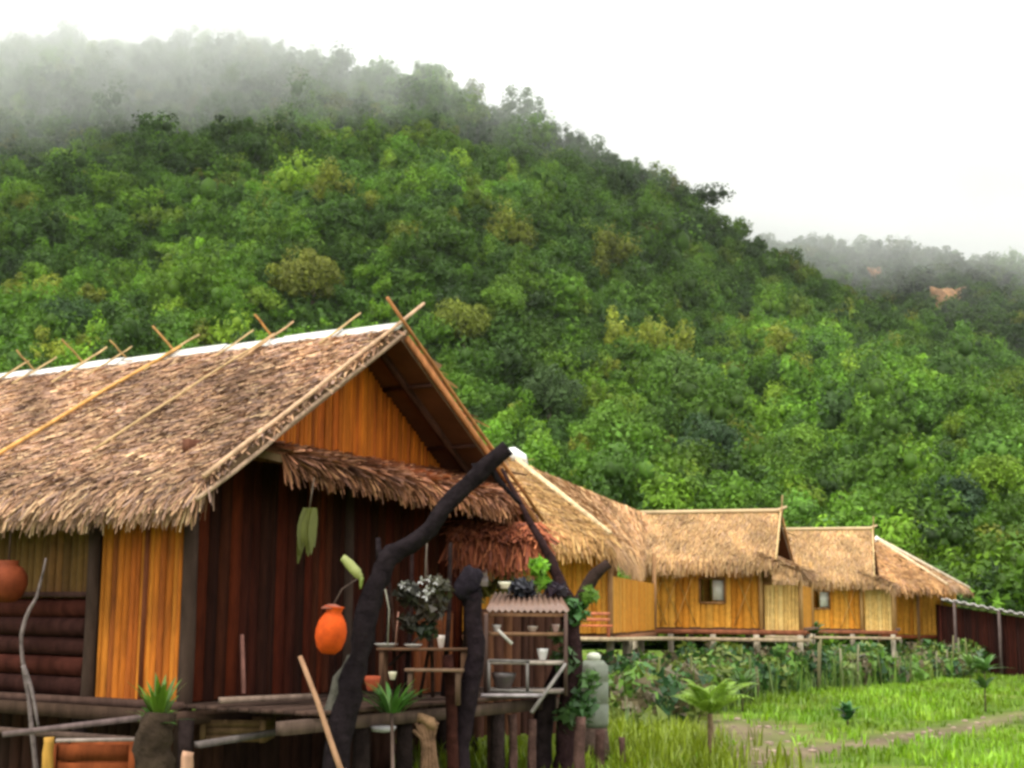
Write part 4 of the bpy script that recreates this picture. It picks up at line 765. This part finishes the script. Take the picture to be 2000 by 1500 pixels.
# fence of dark stakes in front of the porch end
k = 0
for px, top, w, txt in ((1000, 1395, 9, 'left of the two forked stems'), (1040, 1405, 8, 'between the covered shelf and the forked tree'), (1135, 1400, 10, 'directly right of the forked tree base'), (1172, 1425, 9, 'under the greenish grey tank'), (960, 1392, 8, 'under the covered shelf'), (1215, 1440, 6, 'in the yellow grass right of the tank')):
    mb = MB(); px_tube(mb, [(px+rnd.uniform(-5, 5), 1580), (px+rnd.uniform(-3, 3), 1480), (px, top)], [w*1.2, w*1.05, w], 14.8 if px < 1150 else 16.5, jit((.09, .05, .04), .3), 7); single('fence_stake', mb, 'bark', gnd(px, 1560), 'dark rough stake '+txt, 'stake', 'rough stakes along the porch end')
# red bench on the walkway near hut A
bc = P(1152, 1222, 24.0); t = thing('low_bench', bc-V(0, 0, .2), 'faded red slatted bench on the walkway before the hipped roof hut', 'bench')
mb = MB()
for i in range(3): mb.beam(bc+V(-.35, .1*i, 0), bc+V(.38, .1*i, 0), .07, .03, jit((.5, .15, .07), .2))
mb.build('seat', M['wood'], t)
for sx_ in (-.3, .32): mb = MB(); mb.beam(bc+V(sx_, .1, -.02), bc+V(sx_, .1, -.22), .05, .05, V(.35, .12, .06)); mb.build('leg', M['wood'], t)
for i in range(2): mb = MB(); mb.beam(bc+V(-.33, .3, .1+.1*i), bc+V(.36, .3, .1+.1*i), .03, .05, V(.48, .17, .09)); mb.build('back_rail', M['wood'], t)
wk = MB(); a, b = P(1125, 1248, 23.6), P(1275, 1246, 29.5); wk.box((a+b)/2, (b-a)/2, V(.5, -.2, 0), V(0, 0, .03), V(.42, .32, .2)); o = single('walkway', wk, 'wood', a, 'pale plank walkway running along the first straw roofed hut', 'walkway')

# ------------------------------------------------------------------ plants and grass
def tufts(mb, x, y, n_each, L, w, cols, r, spread=.5):
    """numpy grass: curved blades of two quads"""
    n = len(x)*n_each; X = np.repeat(x, n_each)+r.normal(0, .06, n); Y = np.repeat(y, n_each)+r.normal(0, .06, n); Z = gz(X, Y)-.02
    an = r.uniform(0, 2*np.pi, n); d = np.stack([np.cos(an), np.sin(an), np.zeros(n)], 1); s_ = np.stack([-d[:, 1], d[:, 0], np.zeros(n)], 1)
    l_ = (np.repeat(L, n_each) if np.ndim(L) else L)*r.uniform(.5, 1.2, n); tl = r.uniform(.05, spread, n); b = np.stack([X, Y, Z], 1); up = V(0, 0, 1)
    m_ = b+d*(l_*np.sin(tl)*.5)[:, None]+up*(l_*.6)[:, None]; e = b+d*(l_*np.sin(tl)*1.3)[:, None]+up*(l_*.95*np.cos(tl))[:, None]
    ww = (w*r.uniform(.6, 1.4, n))[:, None]; q = np.stack([b-s_*ww*.5, b+s_*ww*.5, m_+s_*ww*.45, m_-s_*ww*.45, e], 1).reshape(-1, 3); i = np.arange(n)[:, None]*5
    mb.add(q, np.concatenate([i+V(0, 1, 2, 3).astype(int), i+V(3, 2, 4, 3).astype(int)]), np.repeat(np.repeat(cols, n_each, 0)*r.uniform(.7, 1.35, (n, 1)), 5, 0))
def grass_field(n, x0, x1, y0, y1, L, w, cfun, keep, k=5, spread=.6, name='grass', label='short bright green grass on the ground beside the huts'):
    x, y = rng.uniform(x0, x1, n), rng.uniform(y0, y1, n); kk = rng.random(n) < keep(x, y); x, y = x[kk], y[kk]; mb = MB(); tufts(mb, x, y, k, L*(.5+vnoise(x*.9, y*.9)), w, cfun(x, y), rng, spread); tag(mb.build(name, M['leafn']), label, 'grass', kind='stuff')
gc = lambda x, y: V(.145, .29, .012)*(.5+1.0*vnoise(x*.7+3, y*.7))[:, None]*(.7+.6*vnoise(x*3, y*3))[:, None]+V(.06, .03, .0)*(vnoise(x*1.9, y*1.9)[:, None])
grass_field(15000, -1, 20, 15, 52, .17, .022, gc, lambda x, y: np.clip(1-is_path(x, y)*1.6, 0.03, 1)*np.clip(1.1-np.clip(fbm(x*.9+4, y*.9)*3, 0, .9), 0, 1), 7)
yc = lambda x, y: V(.19, .25, .012)*(.7+.6*vnoise(x*2, y*2))[:, None]
grass_field(1500, -1.2, 3.4, 15.0, 21, .32, .02, yc, lambda x, y: np.where((x < .9) | ((x > 1.2) & (x < 2.6)), 1, .15), 6, .5, 'tall_grass', 'tall yellow green grass behind the porch stilts')
# undergrowth below the far huts
mb = MB(); n = 1250; t = rng.random(n); x = 1.5+t*14; y = 24+t*22+rng.uniform(-1.0, 3.8, n)-np.clip(1-t*4.5, 0, 1)*rng.uniform(0, 5, n); hgt_ = .35+.85*vnoise(x*.9, y*.7)
for i in range(n):
    h_ = hgt_[i]; c = np.array(rnd.choice([(.06, .15, .03), (.12, .24, .03), (.035, .09, .03), (.17, .22, .04), (.16, .13, .07)])); leafblob(mb, V(x[i], y[i], gz(x[i], y[i])+h_*.5), .24, 44, c, .12, h_*2.1)
tag(mb.build('undergrowth', M['leafn']), 'dense green weeds and shrubs growing under the far huts', 'undergrowth', kind='stuff')
# reeds: tall stems
mb = MB(); n = 380; t = rng.random(n)**1.3; x = 1.6+t*13; y = 22.8+t*21.5+rng.uniform(-.8, 1.2, n)-np.clip(1-t*4.5, 0, 1)*rng.uniform(0, 3.5, n)
tufts(mb, x, y, 4, rng.uniform(.4, 1.0, n), .028, V(.12, .19, .035)*rng.uniform(.4, 1.6, (n, 1)), rng, .35); tag(mb.build('reeds', M['leafn']), 'upright green reeds in front of the far hut stilts', 'reeds', kind='stuff')
# hill-foot scrub
mb = MB(); n = 900; a = rng.uniform(-.42, .45, n); y = rng.uniform(92, 126, n); x = a*y; rad = rng.uniform(1.3, 3.4, n); crowns(mb, np.stack([x, y, np.maximum(hill_h(x, y), 0)+rad*.7], -1), rad, rad*1.1, forest_cols(x, y, n, rng), 420, rng, lobes=8, ls=.07); tag(mb.build('hill_foot_bushes', M['leaf']), 'thick bushes along the foot of the hill', 'bushes', kind='stuff')
def frond_plant(px, py_base, D, stem_h, nf, L, col, label, cat='plant', name='palm_plant', w=.16):
    b = gnd(px, py_base) if D is None else at(px, py_base, D); b[2] = float(gz(b[0], b[1])); t = thing(name, b, label, cat)
    mb = MB(); top = b+V(0, 0, stem_h); mb.tube([b-V(0, 0, .03), b+V(.01, 0, stem_h*.5), top], [.06*stem_h+.01, .045*stem_h+.01, .03], V(.16, .11, .06), 8, .08); mb.build('stem', M['bark'], t)
    for k in range(nf):
        an = 2*math.pi*k/nf+rnd.uniform(-.3, .3); d = V(math.cos(an), math.sin(an), 0); sd_ = V(-d[1], d[0], 0); tilt = rnd.uniform(.12, .8); l_ = L*rnd.uniform(.75, 1.15); mb = MB(); N_ = 12; pts = []
        for i in range(N_+1): s_ = i/N_; pts.append(top+d*(l_*s_*math.sin(tilt)+.12*s_*s_*l_)+V(0, 0, l_*(s_*math.cos(tilt)-.42*s_**2.2)))
        mb.tube(pts, [.008]*N_+[.003], V(*col)*1.1, 4)
        for i in range(1, N_+1):
            wl = w*math.sin(math.pi*min(.95, .15+.85*i/N_))
            for sgn in (-1, 1):
                p = pts[i]; tip = p+sd_*sgn*wl+(pts[i]-pts[i-1])*1.6-V(0, 0, wl*.35); m2 = (p+tip)/2+unit(pts[i]-pts[i-1])*.022; m1 = (p+tip)/2-unit(pts[i]-pts[i-1])*.022; mb.add([p, m1, tip, m2], [[0, 1, 2, 3]], V(*col)*rnd.uniform(.75, 1.3))
        mb.build('frond', M['leafn'], t)
frond_plant(1388, 1500, None, .62, 17, .72, (.19, .31, .03), 'small palm like plant with arching fronds and short brown stem on the grass', 'palm')
def weed(px, py, h, n, L, w, col, label, name='young_plant'):
    b = gnd(px, py); b[2] = float(gz(b[0], b[1])); t = thing(name, b, label, 'plant'); mb = MB(); mb.tube([b-V(0, 0, .02), b+V(.02, 0, h)], [.02, .012], V(.13, .12, .06), 6); mb.build('stem', M['bark'], t)
    mb = MB(); blades_plant(mb, b+V(.02, 0, h), n, L, w, col, 1.3, .7, .03); blades_plant(mb, b+V(.01, 0, h*.6), n//2, L*.8, w, V(*col)*.8, 1.4, .6, .03); mb.build('leaves', M['leafn'], t)
weed(1655, 1425, .22, 22, .28, .10, (.04, .13, .03), 'low dark green leafy plant in the middle of the bright grass')
weed(1925, 1402, .75, 26, .42, .12, (.09, .19, .04), 'tall thin stemmed young plant near the right edge of the grass')
weed(1895, 1345, .5, 24, .45, .12, (.14, .24, .05), 'broad pale leafed young plant below the low shed')
weed(1590, 1345, 1.25, 34, .5, .10, (.07, .17, .03), 'tall leafy sapling reaching the floor between the windowed and smaller hut', 'sapling')
weed(1250, 1420, .5, 24, .5, .1, (.06, .15, .03), 'dark green broad leafed plant left of the small palm')
weed(1450, 1400, .45, 24, .45, .1, (.10, .19, .04), 'light leafed plant just behind the small palm')
weed(1330, 1350, .9, 30, .55, .09, (.08, .18, .03), 'leafy green shrub under the windowed hut left of the stilts', 'shrub')
weed(1700, 1330, .6, 26, .5, .08, (.05, .14, .03), 'dark leafed shrub under the smaller reddish roofed hut', 'shrub')
# small stones and clods on the bare earth
mb = MB(); iv, if_ = ico()
for k in range(900):
    x, y = rng.uniform(1.8, 14), rng.uniform(15.5, 32)
    if is_path(np.array([x]), np.array([y]))[0] < .35: continue
    r_ = rnd.uniform(.012, .05); mb.add(iv*V(r_*1.4, r_, r_*.6)*(1+rng.normal(0, .12, (12, 1)))+V(x, y, float(gz(x, y))+r_*.2), if_, jit((.30, .22, .17), .35))
tag(mb.build('gravel', M['rock']), 'brown clods and gravel on the bare earth across the grass', 'gravel', kind='stuff')

# line of thin upright stakes before the far huts
for k in range(20):
    t_ = (k+rnd.uniform(-.7, .7))/19; x = 2.3+t_*12.2; y = 23.4+t_*20.4; z = float(gz(x, y)); hh = rnd.uniform(.6, 1.25); mb = MB(); lx = rnd.uniform(-.08, .08)
    mb.tube([(x, y, z-.03), (x+lx*.4, y, z+hh*.5), (x+lx, y+.02, z+hh)], [.035, .03, .024], jit(rnd.choice([(.12, .13, .05), (.13, .12, .06), (.07, .09, .03), (.18, .17, .1)]), .25), 6, .06)
    tag(mb.build('garden_stake', M['wood'], origin=(x, y, z)), 'thin upright stake in the row of stakes and weeds before the far huts', 'stake', 'garden stakes before the far huts')
# stacked dark poles in the porch
tp = thing('timber_stack', at(800, 1360, 13.9), 'upright stack of dark poles leaning on the porch wall behind the table', 'timber')
for a0, b0, r_, c_ in (((745, 1365), (762, 1085), .022, (.02, .012, .01)), ((772, 1365), (760, 1120), .02, (.03, .015, .01)), ((792, 1362), (805, 1070), .026, (.018, .01, .009)), ((845, 1362), (832, 1090), .02, (.035, .02, .014)), ((866, 1360), (880, 1060), .028, (.016, .01, .009)), ((760, 1300), (880, 1180), .016, (.03, .02, .015)), ((820, 1362), (858, 1120), .018, (.025, .014, .01))):
    mb = MB(); a, b = at(*a0, 13.95), at(*b0, 14.1); mb.tube([a, lerp(a, b, .5)+V(.02, 0, 0), b], [r_, r_*.9, r_*.75], V(*c_), 7, .08); mb.build('pole', M['bark'], tp)
